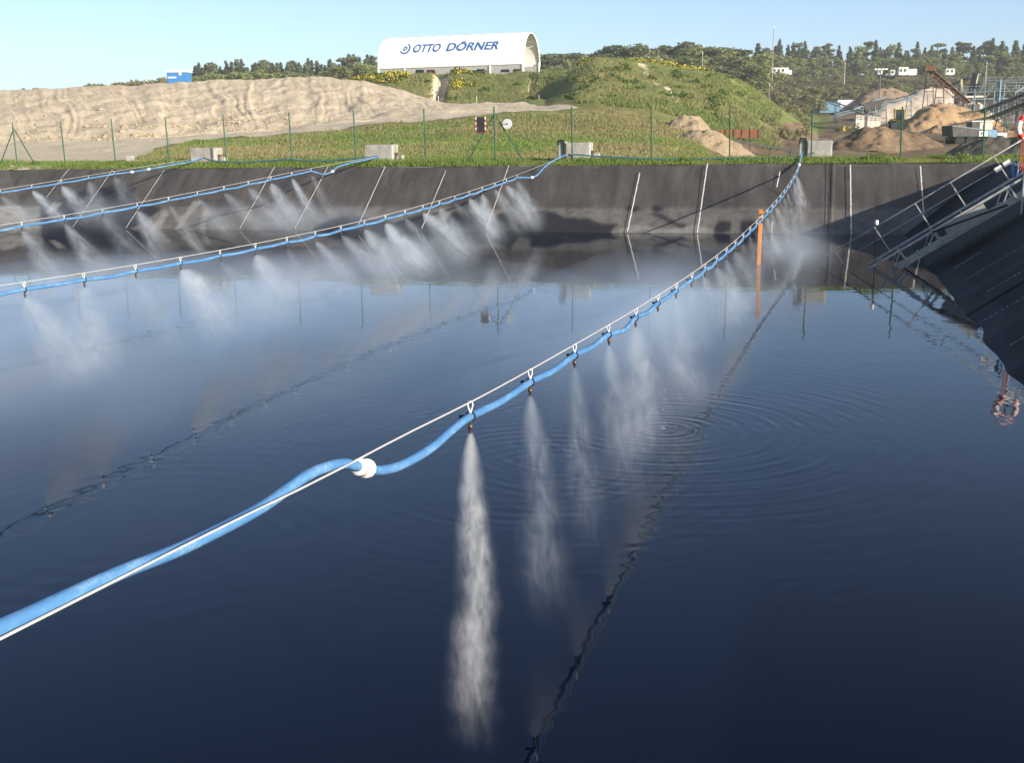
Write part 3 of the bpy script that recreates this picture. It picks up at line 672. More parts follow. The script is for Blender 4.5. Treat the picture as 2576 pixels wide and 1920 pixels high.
def sprinkler_line(key, label, ropepts, plan, y_near, y_far, first, step, last, end_hose, near_hose=None, coup=None):
    (xa, ya), (xb, yb) = plan
    X = lambda y: xa + (xb - xa) * (y - ya) / (yb - ya)
    zr = smooth_fn(ropepts) if key != 4 else (lambda y: float(np.interp(y, RZY, RZZ)))
    e = tag(empty('sprinkler_line', (X(y_far), y_far, zr(y_far))), label, 'sprinkler line', 'sprinkler lines hung across the pond')
    off = -np.array(e.location)
    rope = [np.array([X(y) + (0.045 * max(0, min(1, (6.6 - y) / 1.2)) if key == 4 else 0), y, zr(y)]) for y in np.linspace(y_near, y_far, 90)]
    MB().tube([p + off for p in rope], 0.0065, 6).build('rope', M_ROPE, e, True)
    ys_ = []; y = first
    while y <= last: ys_.append(y); y += step
    hp = list(near_hose) if near_hose else []
    if not near_hose:
        y = first - step
        while y > y_near: hp.insert(0, np.array([X(y), y, zr(y) - 0.10])); y -= step
    r_ = random.Random(key)
    for i, y in enumerate(ys_):
        p = np.array([X(y), y, zr(y) - 0.112]); hp.append(p)
        if i < len(ys_) - 1:
            ym = y + step * 0.5; hp.append(np.array([X(ym) + r_.uniform(-0.02, 0.02), ym, zr(ym) - 0.112 - ((r_.uniform(0.02, 0.06) if y < 15 else r_.uniform(0.005, 0.03)) if key == 4 else r_.uniform(0.005, 0.03))]))
    hp += [np.array(p) for p in end_hose]
    MB().tube([p + off for p in spline(hp, 7)], HOSE_R, 10).build('hose', M_HOSE, e, True)
    out = []
    for y in ys_:
        p = np.array([X(y), y, zr(y) - 0.112])
        h = part_copy('hanger', hanger_mesh, M_WHITE, 'hanger', e, tuple(p + off)); h.rotation_euler = (r_.uniform(-0.1, 0.1), 0, r_.uniform(-0.5, 0.5))
        part_copy('clamp', ring, M_BLACK, 'clamp', h, (0, 0, 0)); part_copy('nozzle', nozzle_mesh, M_BRASS, 'nozzle', h, (0, 0, 0))
        out.append(p - [0, 0, 0.13])
    for c_, d_ in (coup or []):
        c_ = Vector(c_); d_ = Vector(d_).normalized()
        o = MB().tube([c_ - d_ * 0.075, c_ - d_ * 0.07, c_ - d_ * 0.03, c_ - d_ * 0.028, c_ + d_ * 0.03, c_ + d_ * 0.032, c_ + d_ * 0.07, c_ + d_ * 0.078], [0.036, 0.052, 0.056, 0.048, 0.05, 0.06, 0.06, 0.04], 12).build('coupling', M_WHITE, e, True)
        o.location = Vector(off)
    NOZZLES[key] = out; return e
near4 = [(-2.80, -0.3, 2.55), (-2.75, 1.2, 2.50), (-2.69, 2.4, 2.42), (-2.67, 3.08, 2.34), (-2.64, 3.72, 2.285), (-2.62, 4.2, 2.225), (-2.59, 4.8, 2.19), (-2.58, 5.13, 2.195), (-2.57, 5.33, 2.205),
         (-2.56, 5.55, 2.19), (-2.55, 5.81, 2.14), (-2.53, 6.05, 2.045), (-2.52, 6.28, 1.96), (-2.51, 6.64, 1.89), (-2.48, 7.13, 1.865), (-2.46, 7.59, 1.885)]
sprinkler_line(4, 'nearest blue hose line with white coupling, ending right of the orange pole', [(3.08, 2.32), (4.8, 2.2), (8, 1.995), (11.24, 1.85), (14.43, 1.73), (17.63, 1.64), (20.7, 1.58), (25.65, 1.55), (32.06, 1.64), (38.54, 1.83), (43.98, 2.12), (49.35, 2.65), (0.5, 2.5), (-0.5, 2.58)],
               ((-0.49, 49.3), (-2.3, 11.0)), -0.4, 49.3, 7.97, 1.6, 46.6, [(-0.60, 47.2, 2.30), (-0.55, 48.3, 2.62), (-0.50, 49.1, 2.85), (-0.47, 49.5, 2.95)], near4,
               [((-2.535, 6.05, 2.045), (0.015, 0.24, -0.09)), ((-0.57, 47.8, 2.47), (0.05, 1.0, 0.3))])
def P3(x, y, plan):
    (xa, ya), (xb, yb) = plan; n = np.array([yb - ya, -(xb - xa), 0]); r = ray(x, y); return C0 + r * ((np.array([xa, ya, 0]) @ n - C0 @ n) / (r @ n))
pl3 = ((-10.4, 49.3), (-11.4, 17.3)); pl2 = ((-19.12, 49.3), (-19.55, 30.0)); pl1 = ((-28.06, 49.3), (-28.4, 38.0))
ends3 = [P3(x, y, pl3) for x, y in ((1138, 384), (1151, 384), (1163, 378), (1180, 360), (1200, 346), (1226, 334))]
c3v = ends3[1]
sprinkler_line(3, 'middle blue hose line ending at the block below the round disc', [(14.1, 1.9), (16, 1.83), (20.15, 1.77), (25.8, 1.81), (31, 1.91), (35.06, 2.04), (40.25, 2.33), (45.5, 2.69), (49.04, 2.94), (7, 2.2), (-0.5, 2.72)],
               pl3, -0.4, 49.3, 14.61 - 1.41 * 2, 1.41, P3(1124, 378, pl3)[1] + 0.1, ends3, None, [(c3v, ends3[2] - ends3[0])])
ends2 = [P3(x, y, pl2) for x, y in ((700, 377), (719, 371), (730, 362), (760, 352), (790, 346), (820, 339))]
sprinkler_line(2, 'blue hose line ending at the second anchor block', [(24.4, 1.86), (26.7, 1.93), (30.36, 2.09), (35.86, 2.36), (42.44, 2.64), (49.19, 2.96), (12, 2.0), (-0.5, 2.72)],
               pl2, -0.4, 49.3, 25.17 - 1.7, 1.7, P3(678, 377, pl2)[1] + 0.1, ends2, None, [(ends2[1], ends2[2] - ends2[0])])
ends1 = [P3(x, y, pl1) for x, y in ((285, 372), (321, 366), (345, 362), (375, 356), (410, 350), (438, 342))]
sprinkler_line(1, 'farthest blue hose line ending at the block below the blue cabin', [(35.5, 2.19), (37.36, 2.30), (38.84, 2.40), (40.86, 2.52), (44.74, 2.72), (49.31, 2.97), (16, 1.8), (-0.5, 2.72)],
               pl1, -0.4, 49.3, 33.8, 1.7, P3(250, 371, pl1)[1] + 0.1, ends1, None, [(ends1[1], ends1[2] - ends1[0]), (ends1[0], ends1[1] - ends1[0])])
M_HOSE2 = simple('blue_green_hose', (0.04, 0.13, 0.17), 0.5, var=0.25, scale=5)
for pts, lab in (([(440, 341), (455, 346), (485, 350), (530, 351), (560, 349), (627, 345), (660, 347), (700, 348), (740, 345), (780, 342), (818, 338)], 'feed hose running along the fence between the two left blocks'),
                 ([(1229, 334), (1260, 335), (1290, 338), (1350, 341), (1410, 344), (1470, 346), (1540, 347), (1600, 347), (1660, 345), (1722, 343)], 'feed hose running along the fence left of the nearest line\'s block')):
    P_ = [aty(x, y, 48.95) for x, y in pts]; P_ = [np.array([p[0], p[1], max(p[2], gz1(p[0], p[1]) + 0.03)]) for p in P_]
    o = MB().tube(spline(P_, 6), 0.035, 8).build('feed_hose', M_HOSE2, None, True); tag(o, lab, 'hose', 'feed hoses')

# ---- orange depth pole
pole = tag(empty('depth_pole', (-1.47, 34.4, -0.5)), 'orange wooden depth pole standing in the water', 'pole')
MB().box(-0.055, 0.055, -0.05, 0.05, 0, 2.06, 0.006).build('stake', M_ORANGE, pole); MB().box(-0.06, 0.06, -0.055, 0.055, 2.058, 2.13, 0.008).build('cap', M_ORANGE, pole)
pole.rotation_euler = (0, math.radians(0.6), 0)

# ---- gangway lying on the right-hand bank
gw = tag(empty('gangway', (3.3, 34.4, 0)), 'galvanised steel gangway with handrail lying down the shaded right bank', 'gangway')
def G(x, y, z): return (x - 3.3, y - 34.4, z)
ux, uz = math.cos(math.radians(33.2)), math.sin(math.radians(33.2))       # along the ramp
nx, nz = -uz, ux                                                           # square to it
def top(x): return 1.09 + (x - 3.35) * 0.654
X0, X1 = 1.45, 8.3
for yy in (33.9, 34.9):
    MB().beam(G(X0, yy, top(X0)), G(X1, yy, top(X1)), 0.06, 0.06).build('top_chord', M_STEEL, gw)
    q = 0.46
    MB().beam(G(X0 - nx * q + 0.3, yy, top(X0) - nz * q + 0.2), G(X1 - nx * q, yy, top(X1) - nz * q), 0.055, 0.055).build('bottom_chord', M_STEEL, gw)
    for i, xv in enumerate((1.55, 2.47, 3.35, 4.12, 5.22, 6.2, 7.2)):
        wv = 0.13 if i == 2 else 0.045
        MB().beam(G(xv, yy, top(xv) - 0.03), G(xv - nx * q, yy, top(xv) - nz * q), wv, 0.05).build('upright', M_STEEL, gw)
        if i in (1, 2, 4, 5, 6):
            xl = xv - 0.42
            MB().beam(G(xv, yy - 0.002, top(xv) - 0.04), G(xl - nx * q, yy - 0.002, top(xl) - nz * q), 0.028, 0.028).build('brace', M_STEEL, gw)
for k in range(5):                                                         # deck boards along the ramp
    yy = 34.02 + k * 0.19
    b = MB().beam(G(X0 + 0.3 - nx * 0.42, yy, top(X0 + 0.3) - nz * 0.42), G(X1 - nx * 0.42, yy, top(X1) - nz * 0.42), 0.15, 0.03).build('deck_board', simple('weathered_board', (0.42, 0.38, 0.29), 0.85, var=0.3, scale=3), gw) if k == 0 else None
    if k == 0: deck_mesh = b.data
    else:
        b = bpy.data.objects.new('deck_board', deck_mesh); COL.objects.link(b); b.parent = gw; b.location = (0, 0.19 * k, 0)
for k in range(22):
    xr = 1.9 + k * 0.3
    o = MB().beam(G(xr - nx * 0.37, 33.94, top(xr) - nz * 0.37), G(xr - nx * 0.37, 34.86, top(xr) - nz * 0.37), 0.03, 0.03).build('tread_bar', M_STEEL, gw)
# grey side panel on the near truss
def gp(x, up): return G(x + nx * up, 33.84, top(x) + nz * up)
m = MB(); a, b = 3.55, 4.55
vs_ = [gp(a, -0.44), gp(b + 0.0, -0.44), gp(b, -0.04), gp(a, -0.04)]; vs2 = [(v[0], v[1] + 0.03, v[2]) for v in vs_]
m.add(vs_ + vs2, [(3, 2, 1, 0), (4, 5, 6, 7), (0, 1, 5, 4), (1, 2, 6, 5), (2, 3, 7, 6), (3, 0, 4, 7)])
m.build('side_panel', simple('grey_sheet', (0.30, 0.30, 0.29), 0.6, 0.3, var=0.2), gw)
MB().tube([gp(3.3, -0.02), gp(3.9, -0.16), gp(4.5, -0.3), gp(4.98, -0.42)], 0.03, 8).build('pipe', M_BLACK, gw)
# handrail on the far side
def rail(x): return 0.16 + (x - 0.38) * 0.646
MB().tube([G(0.38, 34.9, rail(0.38)), G(7.6, 34.9, rail(7.6))], 0.022, 8).build('handrail', M_STEEL, gw, True)
MB().tube([G(1.2, 34.9, rail(1.2) - 0.02 - 0.40), G(7.6, 34.9, rail(7.6) - 0.42)], 0.016, 8).build('mid_rail', M_STEEL, gw, True)
for xv in (0.72, 1.8, 2.88, 3.8, 4.91, 6.0, 7.1):
    MB().beam(G(xv, 34.9, rail(xv)), G(xv + 0.47, 34.9, rail(xv) - 0.70), 0.05, 0.035).build('rail_post', M_STEEL, gw)
for xv in (5.03, 5.24):
    o = MB().box(-0.10, 0.10, -0.05, 0.05, -0.07, 0.07, 0.01).build('junction_box', M_WHITE, gw); o.location = G(xv, 34.83, rail(xv) - 0.42 + (0.02 if xv > 5.1 else 0)); o.rotation_euler = (0, -math.radians(33), 0)
# float gauge
fg_p = aty(1897, 482, 34.7)
fg = tag(empty('level_gauge', (fg_p[0], 34.7, -0.4)), 'thin water level gauge with white cap beside the gangway rail', 'gauge')
MB().tube([(0, 0, 0), (0, 0, fg_p[2] + 0.35)], 0.012, 6).build('rod', M_BLACK, fg); MB().tube([(0, 0, fg_p[2] + 0.33), (0, 0, fg_p[2] + 0.36), (0, 0, fg_p[2] + 0.46), (0, 0, fg_p[2] + 0.48)], [0.03, 0.055, 0.055, 0.03], 10).build('cap', M_WHITE, fg)

# ---- life ring on its post, rope and hose coil
lp = aty(2226, 275, 33.55)
post_x = lp[0] + 0.02; sz_ = (post_x - X_R) * SL
lrp = tag(empty('ring_post', (post_x, 33.72, sz_)), 'steel post carrying the life ring beside the gangway', 'post')
MB().tube([(0, 0, -0.1), (0, 0, lp[2] - sz_ + 0.45)], 0.03, 8).build('pipe', M_STEEL, lrp); MB().box(-0.12, 0.12, -0.06, 0.03, lp[2] - sz_ + 0.2, lp[2] - sz_ + 0.26).build('bracket', M_STEEL, lrp)
lr = tag(empty('life_ring', (lp[0], 33.52, lp[2])), 'white life ring with red bands hanging on the post by the gangway', 'life ring')
def torus(R_, r, n=40, k=10, a0=0.0, a1=2 * math.pi, sq=1.0):
    m = MB(); pts = [(R_ * math.cos(a0 + (a1 - a0) * i / n), 0, R_ * math.sin(a0 + (a1 - a0) * i / n)) for i in range(n + 1)]
    return m.tube(pts, r, k, caps=(a1 - a0) < 6.2)
torus(0.295, 0.075, 44, 12).build('float', M_WHITE, lr, True)
for a in (45, 135, 225, 315): torus(0.295, 0.079, 6, 12, math.radians(a - 11), math.radians(a + 11)).build('band', M_RED, lr, True)
MB().tube([((0.39 + 0.03 * (i % 4 == 2)) * math.cos(i * math.pi / 12), 0.0, (0.39 + 0.03 * (i % 4 == 2)) * math.sin(i * math.pi / 12)) for i in range(25)], 0.008, 5).build('grab_line', M_RED, lr)
lr.rotation_euler = (0, 0, math.radians(22))
ro = MB(); rp = lp + [-0.16, -0.1, -0.35]
for k in range(3):
    ro.tube([(rp[0] + 0.06 * k, 33.5 + 0.03 * k, rp[2]), (rp[0] + 0.05 * k + 0.02, 33.5, rp[2] - 0.35), (rp[0] + 0.05 * k - 0.02, 33.5, rp[2] - 0.75 - 0.05 * k)], 0.011, 6)
rope_r = ro.build('throw_rope', simple('faded_red_rope', (0.38, 0.08, 0.04), 0.8)); tag(rope_r, 'red throw rope hanging below the life ring', 'rope')
hb = aty(2197, 366, 33.9)
co = MB()
for k in range(4): co.tube([(hb[0] + (0.07 + 0.01 * k) * math.cos(a * math.pi / 8) * (0.7 + 0.1 * k), 33.85 + 0.035 * k, hb[2] + (0.24 - 0.02 * k) * math.sin(a * math.pi / 8)) for a in range(17)], 0.015, 6)
o = co.build('hose_coil', M_HOSE, None, True); tag(o, 'coil of blue hose hung on the gangway below the life ring', 'hose')
o = MB()
for k in range(3): o.tube([(hb[0] + 0.35 + 0.02 * k, 33.8 + 0.03 * k, hb[2] + 0.22), (hb[0] + 0.38 + 0.05 * k, 33.75 + 0.02 * k, hb[2] - 0.1), (hb[0] + 0.34 + 0.03 * k, 33.8, hb[2] - 0.35)], 0.016, 6)
o = o.build('rope_bundle', M_RED, None, True); tag(o, 'bundle of red rope knotted at the top of the gangway', 'rope')

# ================================================================== SPRAY
def spray_material(name, dens, length, r_end, pw=0.55, waver=0.05, nscale=6.0, contrast=(0.40, 0.68), warm=0.0, stretch=0.3):
    t = NT(name); t.n.remove(t.bsdf); o = t.coord('Object')
    sep = t.new('ShaderNodeSeparateXYZ'); t.l.new(o, sep.inputs[0])
    rnd = t.new('ShaderNodeObjectInfo').outputs['Random']
    s_ = t.math('DIVIDE', t.math('MULTIPLY', sep.outputs[2], -1.0), length, clamp=True)
    def wob(k):                                             # the axis wavers in the air
        c = t.new('ShaderNodeCombineXYZ'); t.l.new(t.math('MULTIPLY', sep.outputs[2], 2.2), c.inputs[2]); t.l.new(t.math('ADD', t.math('MULTIPLY', rnd, 53.0), k), c.inputs[0])
        return t.math('MULTIPLY', t.math('SUBTRACT', t.noise(c.outputs[0], 1.0, 3, 0.6), 0.5), t.math('MULTIPLY', s_, waver * 4))
    xx = t.math('SUBTRACT', sep.outputs[0], wob(0.0)); yy = t.math('SUBTRACT', sep.outputs[1], wob(9.0))
    rad = t.math('ADD', 0.012, t.math('MULTIPLY', t.math('POWER', s_, pw), r_end))
    r = t.math('SQRT', t.math('ADD', t.math('MULTIPLY', xx, xx), t.math('MULTIPLY', yy, yy)))
    rr = t.math('DIVIDE', r, rad)
    core = t.math('POWER', 2.718, t.math('MULTIPLY', t.math('MULTIPLY', rr, rr), -2.6))
    edge = t.math('SUBTRACT', 1.0, t.math('POWER', t.math('MINIMUM', t.math('DIVIDE', rr, 1.30), 1.0), 4.0))
    core = t.math('MULTIPLY', core, edge)
    off = t.new('ShaderNodeCombineXYZ'); t.l.new(t.math('MULTIPLY', rnd, 37.0), off.inputs[0]); t.l.new(t.math('MULTIPLY', rnd, 91.0), off.inputs[2])
    mp = t.mapping(o, (1, 1, stretch), loc=off.outputs[0])
    n = t.noise(mp, nscale, 6, 0.62, 1.2)
    nn = t.ramp(n, [(contrast[0], 0.12), (sum(contrast) / 2, 0.75), (contrast[1], 1.9)])
    early = t.math('MINIMUM', t.math('MULTIPLY', s_, 4.0), 1.0)
    nn = t.math('ADD', t.math('MULTIPLY', nn, early), t.math('SUBTRACT', 1.0, early))
    big = t.ramp(t.noise(mp, nscale * 0.22, 2, 0.5), [(0.36, 0.35), (0.62, 1.3)])
    se = t.math('ADD', s_, t.math('MULTIPLY', t.math('SUBTRACT', t.noise(mp, nscale * 0.35, 3, 0.6), 0.5), 0.55))
    fd = t.new('ShaderNodeMapRange', interpolation_type='SMOOTHSTEP'); t.l.new(se, fd.inputs[0]); fd.inputs[1].default_value = 0.55; fd.inputs[2].default_value = 1.02; fd.inputs[3].default_value = 1.0; fd.inputs[4].default_value = 0.0
    fade = t.math('MULTIPLY', fd.outputs[0], t.math('SUBTRACT', 1.0, t.math('POWER', s_, 6.0)))
    den = t.math('MULTIPLY', t.math('MULTIPLY', core, t.math('MULTIPLY', nn, big)), t.math('MULTIPLY', fade, (t.math('MULTIPLY', t.math('ADD', 0.35, t.math('MULTIPLY', rnd, 1.5)), dens) if warm == 0 else dens)))
    den = t.math('DIVIDE', den, t.math('ADD', 0.16, t.math('MULTIPLY', s_, 0.8)))
    v = t.new('ShaderNodeVolumePrincipled'); v.inputs['Anisotropy'].default_value = 0.1
    v.inputs['Color'].default_value = (0.97, 0.97, 0.96, 1) if warm else (0.90, 0.96, 1.0, 1)
    t.l.new(den, v.inputs['Density']); t.l.new(v.outputs[0], t.out.inputs['Volume'])
    return t.m
def plume_mesh(length, r_end, pw, n=14, m=10):
    b = MB(); ss = np.linspace(0, 1, m)
    b.tube([(0, 0, -length * s_) for s_ in ss], [0.02 + 1.42 * r_end * s_ ** pw for s_ in ss], n)
    return b
PL = {}
for key, (L_, R_, dn, pw, wv, ns, ct, wm) in {'strong': (2.65, 0.19, 5.2, 0.50, 0.12, 16.0, (0.39, 0.64), 1.0), 'mid': (2.3, 0.46, 0.62, 0.6, 0.10, 7.0, (0.38, 0.7), 0), 'thin': (2.3, 0.26, 0.95, 0.55, 0.10, 9.0, (0.40, 0.7), 0),
                                          'far': (2.4, 0.60, 0.72, 0.55, 0.16, 5.0, (0.38, 0.68), 0), 'fars': (2.3, 0.48, 1.15, 0.5, 0.14, 6.0, (0.38, 0.68), 0)}.items():
    PL[key] = (plume_mesh(L_, R_, pw), spray_material('spray_' + key, dn, L_, R_, pw, wv, ns, ct, wm), L_)
PMESH = {}
rp_ = random.Random(11)
def plume(kind, nz, drift, label):
    mb_, mat, L_ = PL[kind]
    if kind not in PMESH:
        o = mb_.build('spray_plume', mat); PMESH[kind] = o.data
    else:
        o = bpy.data.objects.new('spray_plume', PMESH[kind]); COL.objects.link(o)
    dirv = Vector(drift) - Vector((0, 0, 1)); dirv.normalize()
    # stop at the water
    k = min(1.0, (nz[2] - 0.02) / (-dirv.z) / L_)
    o.location = tuple(nz); o.rotation_euler = (-dirv).to_track_quat('Z', 'Y').to_euler()
    rs = 1.0 if kind == 'strong' else rp_.uniform(0.75, 1.35); o.scale = (rs, rs, min(1.0, k) * (1.0 if kind in ('strong', 'mid', 'thin') else rp_.uniform(0.85, 1.0)))
    tag(o, label, 'water spray', 'spray plumes under the nozzles'); return o
ORD = ['first', 'second', 'third', 'fourth', 'fifth', 'sixth', 'seventh', 'eighth', 'ninth', 'tenth', 'eleventh', 'twelfth', 'thirteenth', 'fourteenth', 'fifteenth', 'sixteenth', 'seventeenth', 'eighteenth', 'nineteenth', 'twentieth']
ORD += [t_ + '-' + w for t_ in ('twenty', 'thirty', 'forty', 'fifty', 'sixty') for w in ['x'] + ORD[:9]]
ORD = [{'twenty-x': 'twenty-first'}.get(o, o) for o in ORD]
ORD = ORD[:20] + [o for t_, th in (('twenty', 'twentieth'), ('thirty', 'thirtieth'), ('forty', 'fortieth'), ('fifty', 'fiftieth')) for o in (([th] if t_ != 'twenty' else []) + [t_ + '-' + w for w in ORD[:9]])]
LINE = {4: 'nearest hose line', 3: 'middle hose line', 2: 'hose line of the second anchor block', 1: 'farthest hose line'}
rp_ = random.Random(11)
for key in (4, 3, 2, 1):
    vis = [p for p in NOZZLES[key] if -60 < proj(p)[0, 0] < 2250]
    for i, p in enumerate(vis):
        if key == 4:
            kind = 'strong' if i == 0 else ('thin' if i in (1, 2) or i > 12 else 'mid'); dr = (0.30 + rp_.uniform(-0.05, 0.05), -0.98 + rp_.uniform(-0.06, 0.06), 0)
            if i > 4: dr = (0.35 + rp_.uniform(-0.1, 0.15), -0.45 + rp_.uniform(-0.2, 0.2), 0)
        else:
            kind = rp_.choice(['far', 'far', 'fars', 'mid']); dr = (0.75 + rp_.uniform(-0.45, 0.45), -0.2 + rp_.uniform(-0.4, 0.4), 0)
        lab = ('dense white spray falling from the first nozzle of the nearest hose line' if (key == 4 and i == 0) else 'misty spray under the %s nozzle of the %s' % (ORD[i], LINE[key]))
        plume(kind, p, dr, lab)

# ---- thin mist drifting over the water
def mist_material():
    t = NT('drifting_mist'); t.n.remove(t.bsdf); o = t.coord('Object'); p = t.pos()
    ln = t.new('ShaderNodeVectorMath', operation='LENGTH'); t.l.new(o, ln.inputs[0])
    k = t.math('SUBTRACT', 1.0, ln.outputs['Value'], clamp=True)
    n = t.ramp(t.noise(t.mapping(p, (1, 0.6, 1.2)), 0.55, 5, 0.6, 0.6), [(0.40, 0.0), (0.68, 1.0)])
    v = t.new('ShaderNodeVolumePrincipled'); v.inputs['Color'].default_value = (0.78, 0.88, 1.0, 1); v.inputs['Anisotropy'].default_value = 0.1
    t.l.new(t.math('MULTIPLY', t.math('MULTIPLY', t.math('POWER', k, 1.6), n), 0.34), v.inputs['Density']); t.l.new(v.outputs[0], t.out.inputs['Volume'])
    return t.m
M_MIST = mist_material()
def ellipsoid(name, c, r, mat):
    bm = bmesh.new(); bmesh.ops.create_icosphere(bm, subdivisions=2, radius=1.0)
    me = bpy.data.meshes.new(name); bm.to_mesh(me); bm.free(); me.materials.append(mat)
    o = bpy.data.objects.new(name, me); COL.objects.link(o); o.location = c; o.scale = r; o['kind'] = 'stuff'; return o
for (px_, py_, z_, r_) in ((620, 700, 0.85, (5.5, 7.5, 0.82)), (180, 720, 0.85, (4.8, 7.5, 0.82)), (930, 600, 0.9, (3.0, 4.0, 0.85)), (1430, 760, 0.9, (1.6, 6.5, 0.85)), (1720, 600, 0.7, (1.5, 9.0, 0.65)), (650, 540, 1.0, (6.0, 3.0, 0.95)), (150, 520, 1.0, (5.0, 3.0, 0.95)), (60, 900, 0.7, (2.4, 4.0, 0.65))):
    c = atz(px_, py_, 0); c[2] = z_; tag(ellipsoid('mist', tuple(c), r_, M_MIST), 'thin mist drifting low over the water', 'mist')
def veil_material():
    t = NT('mist_veil'); t.n.remove(t.bsdf); o = t.coord('Object'); p = t.pos()
    ln = t.new('ShaderNodeVectorMath', operation='LENGTH'); t.l.new(o, ln.inputs[0]); k = t.math('SUBTRACT', 1.0, ln.outputs['Value'], clamp=True)
    n = t.ramp(t.noise(t.mapping(p, (1, 0.5, 1)), 0.30, 4, 0.6, 0.8), [(0.38, 0.0), (0.66, 1.0)])
    v = t.new('ShaderNodeVolumePrincipled'); v.inputs['Color'].default_value = (0.66, 0.82, 1.0, 1); v.inputs['Anisotropy'].default_value = 0.1
    t.l.new(t.math('MULTIPLY', t.math('MULTIPLY', t.math('SQRT', k), n), 0.115), v.inputs['Density']); t.l.new(v.outputs[0], t.out.inputs['Volume']); return t.m
M_VEIL = veil_material()
for (px_, py_, z_, r_) in ((380, 800, 0.9, (9.0, 9.0, 0.88)), (1400, 780, 0.9, (2.6, 9.0, 0.88))):
    c = atz(px_, py_, 0); c[2] = z_; tag(ellipsoid('mist', tuple(c), r_, M_VEIL), 'pale veil of mist hanging over the water', 'mist')
# splash droplets at the centre of the rings
sp = atz(1435, 930, 0); m = MB()
for k in range(16):
    a = rng.random() * 6.28; r = abs(rng.normal(0, 0.07)); z = abs(rng.normal(0, 0.05)) + 0.012; q = 0.002 + 0.003 * rng.random()
    c = sp + [r * math.cos(a), r * math.sin(a), z]; m.add([c + [q, 0, 0], c - [q, 0, 0], c + [0, q, 0], c - [0, q, 0], c + [0, 0, q], c - [0, 0, q]], [(0, 2, 4), (2, 1, 4), (1, 3, 4), (3, 0, 4), (2, 0, 5), (1, 2, 5), (3, 1, 5), (0, 3, 5)])
for k, z in enumerate((0.28, 0.42, 0.55)):
    q = 0.006; c = sp + [0.01 * k, 0, z]; m.add([c + [q, 0, 0], c - [q, 0, 0], c + [0, q, 0], c - [0, q, 0], c + [0, 0, q * 1.4], c - [0, 0, q * 1.4]], [(0, 2, 4), (2, 1, 4), (1, 3, 4), (3, 0, 4), (2, 0, 5), (1, 2, 5), (3, 1, 5), (0, 3, 5)])
o = m.build('splash', M_WHITE); o['kind'] = 'stuff'; tag(o, 'small splash of falling drops at the centre of the ripple rings', 'splash')

# ================================================================== BEHIND THE FENCE
ROT = YAW                                            # local x to the right of the view, local y away
def place(name, col, d, yaw=0.0, dz=0.0):
    g = on_ground(col, d); return empty(name, (g[0], g[1], g[2] + dz), ROT + math.radians(yaw))
M_CARPAINT = {k: simple('paint_' + k, c, 0.3, var=0.08, spec=0.5) for k, c in {'grey': (0.16, 0.17, 0.18), 'white': (0.75, 0.75, 0.73), 'red': (0.35, 0.02, 0.02), 'dark': (0.03, 0.035, 0.04), 'green': (0.03, 0.08, 0.05), 'silver': (0.42, 0.43, 0.44)}.items()}
M_GLASS = simple('dark_glass', (0.015, 0.02, 0.022), 0.08, var=0.1, spec=0.6)
M_TYRE = simple('tyre', (0.02, 0.02, 0.02), 0.85, var=0.2)
M_BLUE = simple('blue_paint', (0.03, 0.17, 0.42), 0.5, var=0.12, dirt=(0.25, 0.25, 0.22), dirt_amt=0.12)
M_BLUE2 = simple('faded_blue_paint', (0.12, 0.26, 0.40), 0.55, var=0.2, dirt=(0.25, 0.25, 0.22), dirt_amt=0.2)
M_YELLOW = simple('yellow_paint', (0.62, 0.38, 0.05), 0.5, var=0.15, dirt=(0.25, 0.18, 0.1), dirt_amt=0.2)
M_PALE = simple('pale_render', (0.56, 0.53, 0.46), 0.85, var=0.18, dirt=(0.35, 0.30, 0.22), dirt_amt=0.25)
M_BGREY = simple('blue_grey_steel', (0.10, 0.15, 0.19), 0.5, 0.3, var=0.25, dirt=(0.2, 0.17, 0.13), dirt_amt=0.25)
M_DARK = simple('dark_steel', (0.06, 0.06, 0.065), 0.6, 0.2, var=0.3, dirt=(0.17, 0.13, 0.09), dirt_amt=0.3)

# ---- arched fabric hall with lettering
TH = math.radians(19); HL, HW, HB, HT = 27.0, 9.5, 2.25, 7.75
AX = RT0[:2] * math.cos(TH) - HX[:2] * math.sin(TH); PX = RT0[:2] * math.sin(TH) + HX[:2] * math.cos(TH)
fr = coldir(1134) * 198.0; org = fr - AX * HL
hz = min(float(ground_z(*(org + AX * s_ + PX * w_))) for s_ in (0, HL) for w_ in (0, HW)) - 0.02
HZB = float(ground_z(*(fr))) 
hall = tag(empty('fabric_hall', (org[0], org[1], HZB), math.atan2(AX[1], AX[0])), 'white arched fabric hall with blue lettering on the grassy terrace', 'hall')
def arc_pt(t_): return HW / 2 - HW / 2 * math.cos(t_), HB + (HT - HB) * math.sin(t_)        # y (depth), z ; t 0..pi from the front
NB = 9
M_FABRIC = simple('white_fabric', (0.80, 0.80, 0.77), 0.55, var=0.04, scale=1.0)
ss = np.linspace(0, HL, NB * 8 + 1); tt = np.linspace(0, math.pi, 41); P = np.zeros((len(tt), len(ss), 3))
for i, t_ in enumerate(tt):
    y_, z_ = arc_pt(t_); ny, nz_ = -math.cos(t_), math.sin(t_)
    bul = 0.08 * np.abs(np.sin(math.pi * ss / (HL / NB))) * (0.35 + 0.65 * math.sin(t_))
    P[i] = np.stack([ss, y_ + ny * bul, z_ + nz_ * bul], -1)
grid_mesh('fabric_cover', P, M_FABRIC, parent=hall)
bw = [(x0, min(x0 + HL / 9, HL)) for x0 in np.arange(0, HL - 0.1, HL / 9)]
M_WALL = simple('grey_wall_panel', (0.36, 0.36, 0.345), 0.8, var=0.1, scale=1.2)
